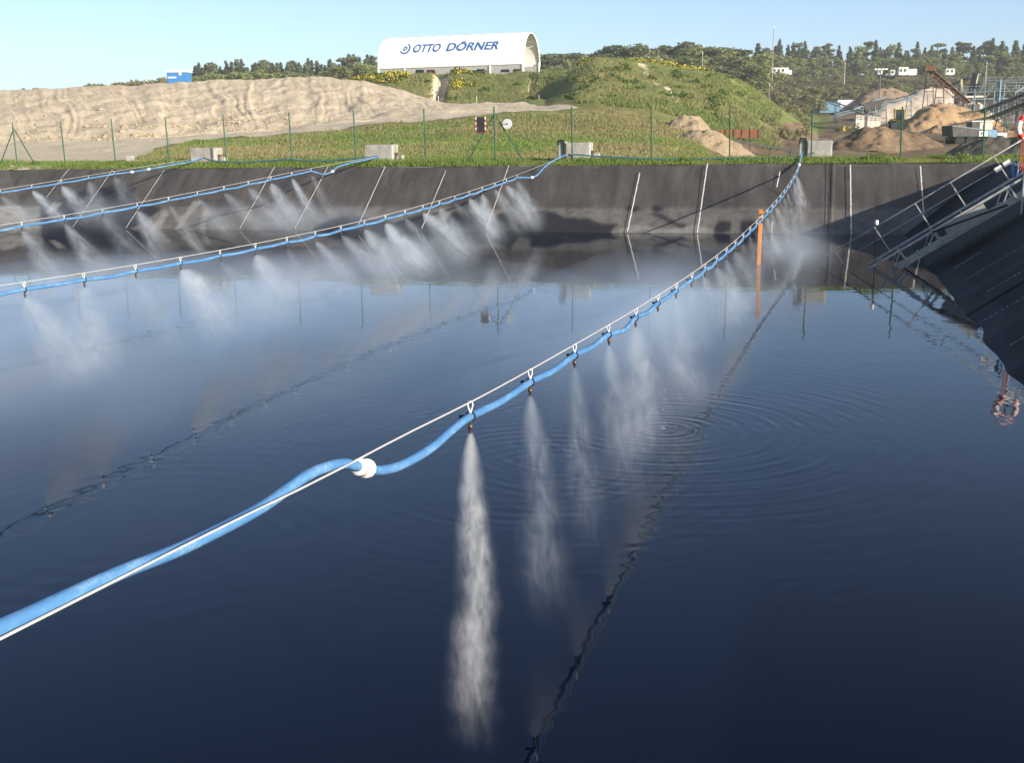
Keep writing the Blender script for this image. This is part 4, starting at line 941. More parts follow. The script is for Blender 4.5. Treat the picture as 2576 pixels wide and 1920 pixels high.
for x0, x1 in bw:
    for y0 in (0.12, HW - 0.32): MB().box(x0 + 0.01, x1 - 0.01, y0, y0 + 0.2, -0.6, HB + 0.02).build('wall_panel', M_WALL, hall)
for x0 in (0.12, 5.1, 21.0, HL - 0.12): MB().box(x0 - 0.13, x0 + 0.13, -0.04, 0.118, -0.6, HB - 0.05).build('wall_post', M_WHITE, hall)
for k in range(NB + 1):
    xk = min(max(k * HL / NB, 0.06), HL - 0.02)
    MB().tube([(xk, 0.12 + y_ * (HW - 0.24) / HW, z_ - 0.12) for y_, z_ in (arc_pt(t_) for t_ in np.linspace(0, math.pi, 25))], 0.13 if k == NB else 0.08, 6).build('rib', M_WHITE if k == NB else M_STEEL, hall, True)
for k in (NB - 1, NB - 2):
    MB().beam((k * HL / NB, 0.9, HB + 1.6), (k * HL / NB, HW - 0.9, HB + 1.6), 0.12).build('tie_beam', M_STEEL, hall)
    MB().beam((k * HL / NB, 1.0, HB + 1.7), (k * HL / NB + 2.2, HW - 1.6, HB + 3.4), 0.1).build('wind_brace', M_STEEL, hall)
# closed gable at the far end, sheet and lower wall
n = len(tt); MB().add([(0.03, *arc_pt(t_)) for t_ in tt] + [(0.03, HW - 0.02, -0.6), (0.03, 0.02, -0.6)], [tuple(range(n + 2))]).build('gable', M_FABRIC, hall)
for sgn in (0.35, HW - 0.35): MB().box(HL - 0.2, HL + 0.02, sgn - 0.12, sgn + 0.12, -0.6, HB + 0.6).build('portal_post', M_WHITE, hall)
# lettering wrapped on the cover
M_LETTER = simple('blue_lettering', (0.035, 0.12, 0.32), 0.6, var=0.06)
_tl = np.linspace(0, math.pi / 2, 200); _pl = np.array([arc_pt(t_) for t_ in _tl]); _al = np.concatenate([[0], np.cumsum(np.hypot(*np.diff(_pl, axis=0).T))])
def wrap(x_, a_, lift=0.03):
    t_ = np.interp(a_, _al, _tl); y_, z_ = arc_pt(t_); ny, nz_ = -math.cos(t_), math.sin(t_)
    b = 0.08 * abs(math.sin(math.pi * x_ / (HL / NB))) * (0.35 + 0.65 * math.sin(t_)) + lift
    return (x_, y_ + ny * b, z_ + nz_ * b)
A_MID = float(np.interp(math.asin(0.60), _tl, _al)); A_H = 1.62
def subdivide_wrap(bm, name):
    bmesh.ops.triangulate(bm, faces=bm.faces[:])
    for _ in range(3):
        es = [e_ for e_ in bm.edges if e_.calc_length() > 0.30]
        if es: bmesh.ops.subdivide_edges(bm, edges=es, cuts=1, use_grid_fill=False); bmesh.ops.triangulate(bm, faces=bm.faces[:])
    for v in bm.verts: v.co = Vector(wrap(v.co.x, v.co.y, 0.05))
    me = bpy.data.meshes.new(name); bm.to_mesh(me); bm.free(); me.materials.append(M_LETTER)
    return link(bpy.data.objects.new(name, me), hall)
def word(txt, x0, x1, a0, hcap):
    cu = bpy.data.curves.new('w', 'FONT'); cu.body = txt; cu.size = 1.0; cu.offset = 0.028; cu.shear = 0.22; cu.space_character = 1.0
    ob = bpy.data.objects.new('w', cu); COL.objects.link(ob)
    dg = bpy.context.evaluated_depsgraph_get(); me = bpy.data.meshes.new_from_object(ob.evaluated_get(dg)); bpy.data.objects.remove(ob)
    co = np.array([v.co[:] for v in me.vertices]); bm = bmesh.new(); bm.from_mesh(me)
    cap = 0.73
    mn, mx = co[:, 0].min(), co[:, 0].max()
    for v in bm.verts: v.co = Vector((x0 + (v.co.x - mn) / (mx - mn) * (x1 - x0), a0 + v.co.y / cap * hcap, 0))
    bmesh.ops.remove_doubles(bm, verts=bm.verts[:], dist=1e-4)
    return subdivide_wrap(bm, 'lettering')
a0 = A_MID - A_H / 2
word('OTTO', 6.6, 11.75, a0, A_H); word('DÖRNER', 12.8, 22.4, a0, A_H)
# the mark: a D inside a swept crescent
def poly_mark(pts_list):
    bm = bmesh.new()
    for pts in pts_list:
        bm.faces.new([bm.verts.new((x_, y_, 0)) for x_, y_ in pts])
    return subdivide_wrap(bm, 'emblem')
cxm, R1 = 5.05, 1.0; sq_ = 1.12
def arcp(r, a_from, a_to, k=14, ox=0.0, oy=0.0): return [(cxm + ox + r * math.cos(math.radians(a_from + (a_to - a_from) * i / k)), A_MID + oy + sq_ * r * math.sin(math.radians(a_from + (a_to - a_from) * i / k))) for i in range(k + 1)]
outer = arcp(1.0, -150, 70, 16); inner = arcp(0.78, 70, -150, 16, -0.10, 0.08)
strips = [[outer[i], outer[i + 1], inner[15 - i], inner[16 - i]] for i in range(16)]
dm = []
do = [(cxm - 0.42, A_MID - 0.5), (cxm - 0.22, A_MID + 0.5)]
Dout = [(cxm - 0.40, A_MID - 0.45), (cxm + 0.1, A_MID - 0.45), (cxm + 0.42, A_MID - 0.2), (cxm + 0.46, A_MID + 0.15), (cxm + 0.25, A_MID + 0.45), (cxm - 0.25, A_MID + 0.45)]
Din = [(cxm - 0.14, A_MID - 0.22), (cxm + 0.04, A_MID - 0.22), (cxm + 0.16, A_MID - 0.1), (cxm + 0.18, A_MID + 0.08), (cxm + 0.1, A_MID + 0.2), (cxm - 0.06, A_MID + 0.2)]
dm = [[Dout[i], Dout[(i + 1) % 6], Din[(i + 1) % 6], Din[i]] for i in range(6)]
poly_mark(strips + dm)

# ---- parked cars peeping over the terrace edge
def car(name, col, d, paint, label, yaw=0.0):
    e = tag(place(name, col, d, yaw), label, 'car', 'cars parked in front of the hall'); 
    if 'car_body' not in PROTO:
        PROTO['cb'] = MB().box(-0.86, 0.86, -2.1, 2.1, 0.28, 0.86, 0.10)
        PROTO['cc'] = MB().add([(-0.78, -0.9, 0.84), (0.78, -0.9, 0.84), (0.78, 1.7, 0.84), (-0.78, 1.7, 0.84), (-0.62, -0.25, 1.42), (0.62, -0.25, 1.42), (0.62, 1.2, 1.42), (-0.62, 1.2, 1.42)], [(0, 1, 5, 4), (1, 2, 6, 5), (2, 3, 7, 6), (3, 0, 4, 7)])
        PROTO['cr'] = MB().box(-0.63, 0.63, -0.28, 1.22, 1.415, 1.47, 0.02)
    PROTO['cb'].build('body', paint, e); PROTO['cc'].build('windows', M_GLASS, e); PROTO['cr'].build('roof', paint, e)
    for sx in (-1, 1):
        for sy in (-1.3, 1.3): MB().tube([(sx * 0.9, sy, 0.31), (sx * 0.7, sy, 0.31)], 0.31, 12).build('wheel', M_TYRE, e)
    return e
for col, pt, lab in ((913, 'green', 'dark green car parked leftmost in front of the hall'), (936, 'red', 'red car parked second from the left before the hall'), (987, 'grey', 'grey car parked third from the left before the hall'), (1007, 'silver', 'silver car parked fourth from the left before the hall'),
                     (1026, 'white', 'white car parked near the middle of the hall wall'), (1043, 'dark', 'black car parked right of the white car before the hall'), (1095, 'silver', 'silver car parked second from the right before the hall'), (1121, 'dark', 'black car parked rightmost before the hall')):
    car('parked_car', col, 185, M_CARPAINT[pt], lab)

# ---- blue control cabin over the sand heap
cb = tag(place('control_cabin', 392, 165), 'two storey blue cabin with white roof edge above the sand heap', 'cabin')
dzc = (HC + (hor(392) - 159) / 2450.0 * 165) - cb.location.z
for k, z0 in enumerate((0.0, dzc / 2)):
    MB().box(-1.42, 1.42, 0, 2.4, z0, z0 + dzc / 2 - 0.02, 0.03).build('storey', M_BLUE, cb)
MB().box(-1.52, 1.52, -0.12, 2.5, dzc - 0.32, dzc, 0.02).build('roof', M_WHITE, cb)
MB().box(-1.25, -0.1, -0.04, 0.05, dzc - 1.1, dzc - 0.92).build('window_strip', M_WHITE, cb); MB().box(0.3, 0.66, -0.05, 0.04, dzc - 0.72, dzc - 0.33).build('lamp', M_WHITE, cb)
for x0 in (-1.05, -0.35, 0.4): 
    w_ = MB().box(x0, x0 + 0.6, -0.05, 0.04, dzc / 2 - 0.75, dzc / 2 - 0.1).build('window', M_WHITE, cb); MB().box(x0 + 0.07, x0 + 0.53, -0.06, -0.045, dzc / 2 - 0.66, dzc / 2 - 0.3).build('pane', M_GLASS, w_)
for yy in (0.4, 1.3):
    MB().beam((1.45, yy, dzc / 2 + 0.95), (3.3, yy, dzc / 2 - 0.4), 0.05).build('stair_rail', M_STEEL, cb); MB().beam((1.45, yy, dzc / 2), (3.3, yy, dzc / 2 - 1.35), 0.06, 0.18).build('stringer', M_STEEL, cb)
for k in range(7): MB().box(1.5 + k * 0.26, 1.74 + k * 0.26, 0.4, 1.3, dzc / 2 - 0.05 - k * 0.19, dzc / 2 - k * 0.19).build('step', M_STEEL, cb)
for xk in (1.5, 2.4, 3.2): MB().beam((xk, 0.4, dzc / 2 - (xk - 1.45) * 0.73), (xk, 0.4, dzc / 2 + 0.95 - (xk - 1.45) * 0.73), 0.04).build('stair_post', M_STEEL, cb)

# ---- stakes, slabs and odds and ends on the slope
for col, d, h, lab in ((951, 147, 1.3, 'thin wooden stake beside the washed-out gully'), (1103 - 70, 147, 1.2, 'thin wooden stake at the foot of the green cliff'), (1167, 146, 1.2, 'thin wooden stake below the right end of the hall')):
    o = place('survey_stake', col, d, dz=-0.1); tag(o, lab, 'stake', 'survey stakes'); MB().box(-0.035, 0.035, -0.03, 0.03, 0, h).build('shaft', M_PALE, o); MB().box(-0.04, 0.04, -0.035, 0.035, h - 0.14, h - 0.02).build('flag_band', M_WHITE, o)
sl = tag(place('broken_slab', 272, 57), 'broken concrete slabs lying on the grass left of the first block', 'rubble')
MB().box(-0.15, 0.22, 0, 0.3, 0.0, 0.34, 0.03).build('upright_slab', M_CONC, sl); o = MB().box(0.25, 0.75, -0.1, 0.3, 0.0, 0.12, 0.02).build('flat_slab', M_CONC, sl); o = MB().box(-0.7, -0.2, -0.1, 0.35, 0.0, 0.1, 0.02).build('dark_slab', M_DARK, sl)

# ================================================================== THE GRAVEL PIT
def stockpile(name, pts, mat, label, cat='gravel heap', seed=0, rough=0.12, flat=0.0):
    """pts: (col, depth, height, base radius) peaks along a ridge; repose cones merged by maximum"""
    pk = []
    for col, d, h, r in pts:
        q = coldir(col) * d; pk.append((q[0], q[1], h, r))
    x0 = min(p[0] - p[3] for p in pk); x1 = max(p[0] + p[3] for p in pk); y0 = min(p[1] - p[3] for p in pk); y1 = max(p[1] + p[3] for p in pk)
    n = 70; X, Y = np.meshgrid(np.linspace(x0, x1, n), np.linspace(y0, y1, n)); Hh = np.full(X.shape, -9.0)
    for i in range(len(pk)):
        a = pk[i]; b = pk[min(i + 1, len(pk) - 1)]
        for t_ in np.linspace(0, 1, 6 if b is not a else 1):
            cx_, cy_, h_, r_ = [a[k] * (1 - t_) + b[k] * t_ for k in range(4)]
            dist = np.hypot(X - cx_, Y - cy_) + 0.10 * r_ * fbm(X * 0.9 / r_ * 3 + seed, Y * 0.9 / r_ * 3, 3)
            u = np.clip(dist / r_, 0, 1.3); prof = np.where(u < 1, (1 - u) - 0.10 * np.exp(-(u / 0.22) ** 2), (1 - u))
            Hh = np.maximum(Hh, h_ * prof)
    Hh = Hh + rough * fbm(X * 1.1 + seed, Y * 1.1, 4) * np.clip(Hh, 0, 1)
    Z = ground_z(X, Y) + np.maximum(Hh, -0.6) - 0.02
    o = grid_mesh(name, np.stack([X, Y, Z], -1), mat); tag(o, label, cat); return o
M_SANDP = heap_material('dull_sand', (0.30, 0.225, 0.14), (0.43, 0.335, 0.22), (0.2, 0.15, 0.1), 1.6, 0.3)
M_TAN = heap_material('tan_sand', (0.30, 0.195, 0.105), (0.42, 0.29, 0.17), (0.22, 0.15, 0.09), 1.0, 0.25)
M_BROWN = heap_material('brown_gravel', (0.15, 0.10, 0.062), (0.27, 0.19, 0.12), (0.36, 0.29, 0.20), 1.6, 0.25)
M_DARKG = heap_material('dark_gravel', (0.085, 0.07, 0.055), (0.15, 0.125, 0.10), (0.2, 0.17, 0.13), 1.6, 0.2)
M_PALEG = heap_material('pale_gravel', (0.42, 0.35, 0.27), (0.50, 0.43, 0.34), (0.38, 0.32, 0.25), 1.0, 0.12)
stockpile('sand_pile', [(1530, 84, 1.2, 1.7), (1562, 84, 1.7, 2.4), (1590, 85, 1.1, 2.2)], M_SANDP, 'small pale sand pile at the foot of the green mound', 'sand heap', 3, 0.16)
stockpile('sand_pile', [(1497, 92, 1.4, 2.0), (1515, 93, 1.2, 1.8)], M_SANDP, 'low sandy hump beside the foot of the green mound', 'sand heap', 5, 0.2)
stockpile('gravel_pile', [(1880, 112, 2.5, 4.2), (1905, 113, 2.4, 4.2), (1950, 114, 2.0, 4.0)], M_BROWN, 'brown gravel heap in front of the wheel loader', 'gravel heap', 9, 0.22)
stockpile('gravel_pile', [(2118, 98, 1.8, 2.9), (2165, 97, 2.0, 3.3), (2230, 96, 1.9, 3.6)], M_DARKG, 'dark grey gravel heap behind the gangway', 'gravel heap', 13, 0.12)
stockpile('sand_pile', [(1990, 176, 2.6, 4.2), (2030, 180, 5.3, 6.6), (2065, 182, 4.6, 6.0), (2105, 182, 3.6, 5.2)], M_TAN, 'tall tan sand heap under the rusty conveyor', 'sand heap', 17, 0.25)
stockpile('sand_pile', [(2025, 168, 1.5, 2.4), (2045, 168, 1.1, 2.2)], M_TAN, 'low tan sand hump at the foot of the tall heap', 'sand heap', 19, 0.2)
stockpile('gravel_pile', [(1900, 232, 2.8, 5.0), (1960, 236, 5.6, 8.5), (2010, 238, 7.4, 10.5), (2050, 238, 6.6, 10.0)], M_PALEG, 'large smooth pale gravel heap behind the rusty conveyor', 'gravel heap', 23, 0.05)
stockpile('gravel_pile', [(1890, 300, 6.0, 9.5), (1925, 302, 6.6, 10.5), (1950, 302, 4.6, 9.0)], heap_material('brown_earth', (0.19, 0.14, 0.095), (0.26, 0.20, 0.14), (0.2, 0.15, 0.1), 0.8, 0.2), 'brown earth mound below the camping vans', 'earth mound', 29, 0.15)
stockpile('sand_pile', [(2195, 130, 1.6, 3.0), (2225, 131, 2.4, 3.6)], M_TAN, 'tan sand heap by the life ring at the frame edge', 'sand heap', 31, 0.2)

# ---- wheel loader
wlz = tag(place('wheel_loader', 1945, 186, -8), 'yellow wheel loader with raised cab behind the brown heap', 'loader')
MB().box(-1.0, 1.0, 0.2, 3.2, 1.0, 1.9, 0.1).build('rear_body', M_YELLOW, wlz); MB().box(-0.75, 0.75, -1.6, 0.2, 0.9, 1.5, 0.08).build('front_frame', M_YELLOW, wlz)
c_ = MB().box(-0.7, 0.7, -0.2, 1.2, 1.9, 3.35, 0.05).build('cab', M_GLASS, wlz); MB().box(-0.78, 0.78, -0.3, 1.3, 3.34, 3.46, 0.03).build('cab_roof', M_YELLOW, c_)
for sx in (-0.7, 0.7): MB().box(sx - 0.05, sx + 0.05, -0.23, -0.13, 1.9, 3.34).build('cab_pillar', M_YELLOW, c_)
for sx in (-1, 1):
    for yy in (-1.1, 2.1):
        w_ = MB().tube([(sx * 1.32, yy, 0.8), (sx * 1.30, yy, 0.8), (sx * 0.80, yy, 0.8), (sx * 0.78, yy, 0.8)], [0.68, 0.8, 0.8, 0.68], 18).build('tyre', M_TYRE, wlz); MB().tube([(sx * 1.335, yy, 0.8), (sx * 1.0, yy, 0.8)], 0.42, 14).build('rim', M_YELLOW, w_)
    MB().beam((sx * 0.55, -0.4, 1.7), (sx * 0.55, -2.6, 0.7), 0.16, 0.3).build('lift_arm', M_YELLOW, wlz)
bk = MB().prism([(-2.5, 0.1), (-3.6, 0.05), (-3.7, 0.2), (-2.9, 1.3), (-2.5, 1.35)], -1.5, 1.5); bk.v = [(y_, x_, z_) for x_, y_, z_ in bk.v]; bk.f = [f[::-1] for f in bk.f]
bk.build('bucket', simple('bucket_steel', (0.42, 0.37, 0.28), 0.7, 0.2, var=0.2), wlz)
MB().tube([(0.6, 2.4, 1.9), (0.6, 2.4, 2.5)], 0.06, 8).build('exhaust', M_DARK, wlz)
for sx in (-0.6, 0.6): MB().box(sx - 0.1, sx + 0.1, -0.35, -0.25, 3.46, 3.58).build('lamp', M_WHITE, wlz)

# ---- concrete feed bunker with short conveyor
bn = tag(place('feed_bunker', 1886, 205, 6), 'pale concrete feed bunker with steel hopper behind the loader', 'bunker')
for k in range(5): MB().box(-3.0 + k * 0.92, -2.1 + k * 0.92, 0, 0.4, 0, 2.5 - 0.1 * (k % 2), 0.03).build('wall_panel', M_PALE, bn)
MB().box(-1.35, -0.85, -0.06, 0.02, 0.2, 2.2).build('slot', M_DARK, bn)
for k in range(4): MB().beam((-1.5 + k * 1.1, 0.6, 2.3), (-1.5 + k * 1.1, 0.6, 4.2), 0.12).build('hopper_leg', M_BGREY, bn)
hp_ = MB().add([(-1.8, 0.3, 4.3), (2.4, 0.3, 5.2), (2.4, 2.2, 5.2), (-1.8, 2.2, 4.3), (-0.8, 0.8, 2.9), (1.6, 0.8, 3.3), (1.6, 1.8, 3.3), (-0.8, 1.8, 2.9)], [(0, 1, 5, 4), (1, 2, 6, 5), (2, 3, 7, 6), (3, 0, 4, 7), (4, 5, 6, 7)]).build('hopper', M_DARK, bn)
MB().beam((-3.2, 0.7, 3.4), (2.6, 0.7, 5.5), 0.5, 0.25).build('grizzly_frame', M_BGREY, bn); MB().tube([(2.6, 0.6, 5.0), (2.6, 1.4, 5.0)], 0.35, 12).build('drum', M_RUST, bn)
yb = tag(place('yellow_box', 1832, 200), 'small yellow box lying left of the concrete bunker', 'box'); MB().box(-0.6, 0.6, 0, 0.8, 0, 0.75, 0.04).build('case', M_YELLOW, yb); MB().box(-0.63, 0.63, -0.03, 0.83, 0.75, 0.85, 0.02).build('lid', M_WHITE, yb)

# ---- conveyors
def conveyor(name, a, b, w, mat, label, legs=(), truss=0.6, head=False):
    """belt conveyor from low end a to high end b; legs: fractions with A-frames"""
    a = Vector(tuple(a)); b = Vector(tuple(b)); e = tag(empty(name, a), label, 'conveyor', 'belt conveyors of the gravel plant'); D_ = b - a; L_ = D_.length; t_ = D_ / L_
    side = t_.cross(Vector((0, 0, 1))).normalized(); upv = side.cross(t_)
    for sg in (-1, 1):
        s_ = side * (sg * w / 2)
        MB().beam(s_, D_ + s_, 0.10, 0.14).build('upper_chord', mat, e); MB().beam(s_ - upv * truss, D_ + s_ - upv * truss, 0.08, 0.10).build('lower_chord', mat, e)
        m = MB(); nb = max(4, int(L_ / 1.1))
        for k in range(nb):
            p0 = t_ * (L_ * k / nb) + s_; p1 = t_ * (L_ * (k + 1) / nb) + s_
            (m.beam(p0, p1 - upv * truss, 0.05) if k % 2 else m.beam(p0 - upv * truss, p1, 0.05))
        m.build('lattice', mat, e)
    MB().beam(upv * 0.1, D_ + upv * 0.1, w * 0.9, 0.05).build('belt', M_BLACK, e)
    for k in (0.02, 0.98): q = D_ * k; MB().tube([q - side * (w / 2), q + side * (w / 2)], 0.22, 10).build('drum', M_DARK, e)
    for fr_ in legs:
        q = D_ * fr_; g = float(ground_z(a.x + q.x, a.y + q.y)) - a.z
        for sg in (-1, 1):
            MB().beam(q + side * (sg * w / 2) - upv * truss, Vector((q.x, q.y, g)) + side * (sg * w * 1.1), 0.14).build('leg', mat, e)
        for hh in (0.3, 0.65):
            zz = g + (q.z - g) * hh; MB().beam(Vector((q.x, q.y, zz)) - side * (w * (1.1 - 0.55 * hh)), Vector((q.x, q.y, zz)) + side * (w * (1.1 - 0.55 * hh)), 0.1).build('cross_bar', mat, e)
    if head:
        q = D_; MB().box(q.x - 0.9, q.x + 0.9, q.y - 0.8, q.y + 0.8, q.z - 0.3, q.z + 0.7, 0.08).build('head_box', mat, e)
    return e
cv = conveyor('rusty_conveyor', atd(2096, 222, 200), atd(2012, 150, 190), 1.1, M_RUST, 'tall rusty conveyor dropping sand onto the tan heap', (0.72, 0.98), 0.7, True)
conveyor('grey_conveyor', atd(1800, 247, 215), atd(1985, 203, 225), 0.9, M_BGREY, 'long blue-grey conveyor rising past the pale gravel heap', (0.3, 0.6, 0.9), 0.5)
conveyor('grey_conveyor', atd(1890, 248, 208), atd(1795, 218, 212), 0.8, M_BGREY, 'short conveyor sloping down from the blue container', (0.85,), 0.4)
conveyor('grey_conveyor', atd(2110, 245, 190), atd(2235, 196, 170), 1.1, M_BGREY, 'upper grey conveyor running into the right frame edge', (0.3, 0.7), 0.6)
conveyor('grey_conveyor', atd(2125, 262, 185), atd(2240, 214, 165), 1.0, M_DARK, 'lower dark conveyor running into the right frame edge', (0.4, 0.8), 0.6)
conveyor('steep_conveyor', atd(2098, 215, 205), atd(2111, 158, 212), 1.0, M_PALE, 'steep pale conveyor standing beside the sand washer', (0.5,), 0.5, False)
conveyor('grey_conveyor', atd(2040, 190, 250), atd(2100, 166, 245), 0.8, M_BGREY, 'small grey conveyor far behind the steep conveyor', (0.5,), 0.4)
# ---- screening plant
pl = tag(place('screening_plant', 2150, 205), 'blue-grey steel screening plant with platforms and stairs', 'plant')
sc_ = 205 / 2450.0
def LP(px, py): return (px - 2150) * sc_, (hor(px) - py) * sc_ + HC - pl.location.z
def bar(p, q, w=0.14, y=0.0, nm='girder', mat=None): MB().beam((LP(*p)[0], y, LP(*p)[1]), (LP(*q)[0], y + 0.001, LP(*q)[1]), w).build(nm, mat or M_BGREY, pl)
for xx in (2085, 2105, 2126, 2146, 2166, 2190, 2212):
    for yy in (0, 3.2): bar((xx, 183 if xx > 2110 else 200), (xx, 268), 0.18, yy, 'column')
for yv in (186, 204, 218):
    for yy in (0, 3.2): bar((2075 if yv > 200 else 2118, yv), (2222, yv - 4), 0.16, yy)
for (a_, b_) in (((2105, 218), (2126, 186)), ((2126, 218), (2146, 186)), ((2166, 218), (2146, 186)), ((2190, 218), (2166, 186)), ((2085, 262), (2105, 218)), ((2146, 262), (2126, 218)), ((2190, 262), (2166, 218))): bar(a_, b_, 0.1, 0.05, 'brace')
for yv, x0, x1 in ((204, 2078, 2220), (186, 2120, 2222)):
    x_0, z_0 = LP(x0, yv); x_1, _ = LP(x1, yv); MB().box(x_0, x_1, -0.3, 3.4, z_0 + 0.09, z_0 + 0.17).build('platform', M_BGREY, pl)
    for hh in (0.6, 1.1): MB().beam((x_0, -0.28, z_0 + hh), (x_1, -0.28, z_0 + hh), 0.05).build('guard_rail', M_BGREY, pl)
    for k in range(9): xk = x_0 + (x_1 - x_0) * k / 8; MB().beam((xk, -0.28, z_0 + 0.1), (xk, -0.28, z_0 + 1.1), 0.05).build('rail_post', M_BGREY, pl)
x_, z_ = LP(2080, 205); MB().tube([(x_, 1.2, z_ - 3.8), (x_, 1.2, z_ - 2.6), (x_, 1.2, z_ - 0.2), (x_, 1.2, z_ + 0.2), (x_, 1.2, z_ + 0.22), (x_ - 0.0, 1.2, z_ + 1.4)], [0.4, 1.0, 1.0, 0.8, 0.4, 0.35], 14).build('cyclone', simple('cyclone_steel', (0.16, 0.18, 0.17), 0.6, 0.2, var=0.3), pl)
x_, z_ = LP(2080, 182); MB().tube([(x_, 1.2, z_ - 0.7), (x_, 1.2, z_ + 0.3), (x_, 1.2, z_ + 0.55)], [0.22, 0.22, 0.1], 12).build('cyclone_head', simple('pale_yellow', (0.5, 0.4, 0.2), 0.6), pl)
x_, z_ = LP(2072, 208); MB().box(x_ - 0.3, x_ + 4.6, 0, 2.5, z_ - 0.5, z_ - 0.2).build('washer_deck', M_PALE, pl)
x_, z_ = LP(2092, 245); MB().box(x_ - 2.6, x_ + 2.2, 0.2, 2.8, z_ - 1.6, z_ + 1.5, 0.05).build('engine_house', M_DARK, pl); MB().box(x_ - 2.2, x_ + 1.2, 0.15, 0.2, z_ - 0.5, z_ + 0.1).build('red_guard', M_RUST, pl)
bar((2155, 268), (2155, 178), 0.22, -0.5, 'blue_mast', M_BLUE2); bar((2205, 268), (2205, 222), 0.9, 0.6, 'dark_cladding', M_DARK)
bar((2186, 204), (2212, 188), 0.35, -0.4, 'stair', M_BGREY)
# ---- cabins and containers
bc = tag(place('blue_container', 1794, 292), 'faded blue shipping container left of the white site office', 'container')
MB().box(-2.6, 2.6, 0, 2.4, 0, 2.55, 0.03).build('shell', M_BLUE2, bc)
for k in range(14): MB().box(-2.45 + k * 0.36, -2.3 + k * 0.36, -0.05, 0.0, 0.2, 2.4).build('corrugation', M_BLUE2, bc)
for sx in (-2.6, 2.5): MB().box(sx - 0.03, sx + 0.11, -0.06, 0.06, 0, 2.57).build('corner_post', M_DARK, bc)
so = tag(place('site_office', 1847, 300), 'long white site office with small window behind the blue container', 'site office')
hz0 = HC + (hor(1847) - 217) / 2450 * 300 - so.location.z
MB().box(-4.4, 4.6, 0, 2.6, hz0 - 2.6, hz0 - 0.15, 0.03).build('shell', simple('off_white_panel', (0.70, 0.68, 0.62), 0.6, var=0.08), so); MB().box(-4.5, 4.7, -0.15, 2.7, hz0 - 0.15, hz0, 0.02).build('roof', M_DARK, so)
w_ = MB().box(0.1, 1.1, -0.05, 0.02, hz0 - 1.4, hz0 - 0.5).build('window', M_WHITE, so); MB().box(0.2, 1.0, -0.06, -0.045, hz0 - 1.32, hz0 - 0.58).build('pane', M_BLUE2, w_)
MB().box(2.4, 3.6, -0.5, 0.02, hz0 - 1.0, hz0 - 0.9).build('canopy', M_DARK, so); MB().box(2.6, 3.4, -0.04, 0.02, hz0 - 2.5, hz0 - 1.1).build('door', M_BGREY, so)
for xk in (-4.2, -1.2, 1.6, 4.4): MB().box(xk - 0.2, xk + 0.2, 0.1, 2.5, -0.1, hz0 - 2.6).build('footing', M_CONC, so)
wh = tag(place('weighing_hut', 2123, 128), 'small pale hut with flat roof above the grey tipper body', 'hut')
hz1 = HC + (hor(2123) - 261) / 2450 * 128 - wh.location.z
MB().box(-0.2, 1.25, 0, 1.6, 0, hz1 - 0.12, 0.03).build('wall', M_PALE, wh); MB().box(-1.0, -0.2, 0.05, 1.6, 0, hz1 - 0.16).build('porch', M_DARK, wh); MB().box(-1.15, 1.35, -0.15, 1.7, hz1 - 0.12, hz1, 0.02).build('roof', M_WHITE, wh)
MB().box(0.2, 0.8, -0.03, 0.0, hz1 - 1.1, hz1 - 0.4).build('window', M_PALE, wh)
# ---- tipper lorry seen from the side
tl = tag(place('tipper_lorry', 2105, 118, 4), 'grey tipper lorry with white panel and blue and white front', 'lorry')
tz = HC + (hor(2100) - 293) / 2450 * 118 - tl.location.z
MB().add([(-2.6, -1.2, tz), (1.0, -1.2, tz - 0.05), (1.0, 1.2, tz - 0.05), (-2.6, 1.2, tz), (-2.75, -1.25, tz + 1.05), (1.0, -1.25, tz + 0.55), (1.0, 1.25, tz + 0.55), (-2.75, 1.25, tz + 1.05)], [(0, 1, 5, 4), (1, 2, 6, 5), (2, 3, 7, 6), (3, 0, 4, 7), (3, 2, 1, 0)]).build('tipper_body', M_DARK, tl)
MB().beam((-2.78, -1.27, tz + 1.05), (1.0, -1.27, tz + 0.55), 0.1, 0.12).build('top_rail', M_BGREY, tl); MB().box(0.05, 1.0, -1.30, -1.255, tz - 0.02, tz + 0.5).build('white_panel', M_WHITE, tl)
MB().add([(0.15, -1.305, tz + 0.1), (0.4, -1.305, tz + 0.1), (0.55, -1.305, tz + 0.4), (0.2, -1.305, tz + 0.42)], [(0, 1, 2, 3)]).build('panel_mark', M_BGREY, tl)
MB().box(1.05, 2.0, -1.2, 1.2, tz - 0.2, tz + 0.62, 0.08).build('cab', M_BLUE2, tl); MB().box(2.0, 3.1, -1.15, 1.15, tz - 0.25, tz + 0.3, 0.1).build('bonnet', M_WHITE, tl)
MB().box(-2.6, 2.9, -0.5, 0.5, tz - 0.35, tz - 0.06).build('chassis', M_DARK, tl)
for xk in (-1.8, -0.7, 2.2):
    for sy in (-1, 1): MB().tube([(xk, sy * 1.15, 0.5), (xk, sy * 0.8, 0.5)], 0.5, 14).build('wheel', M_TYRE, tl)
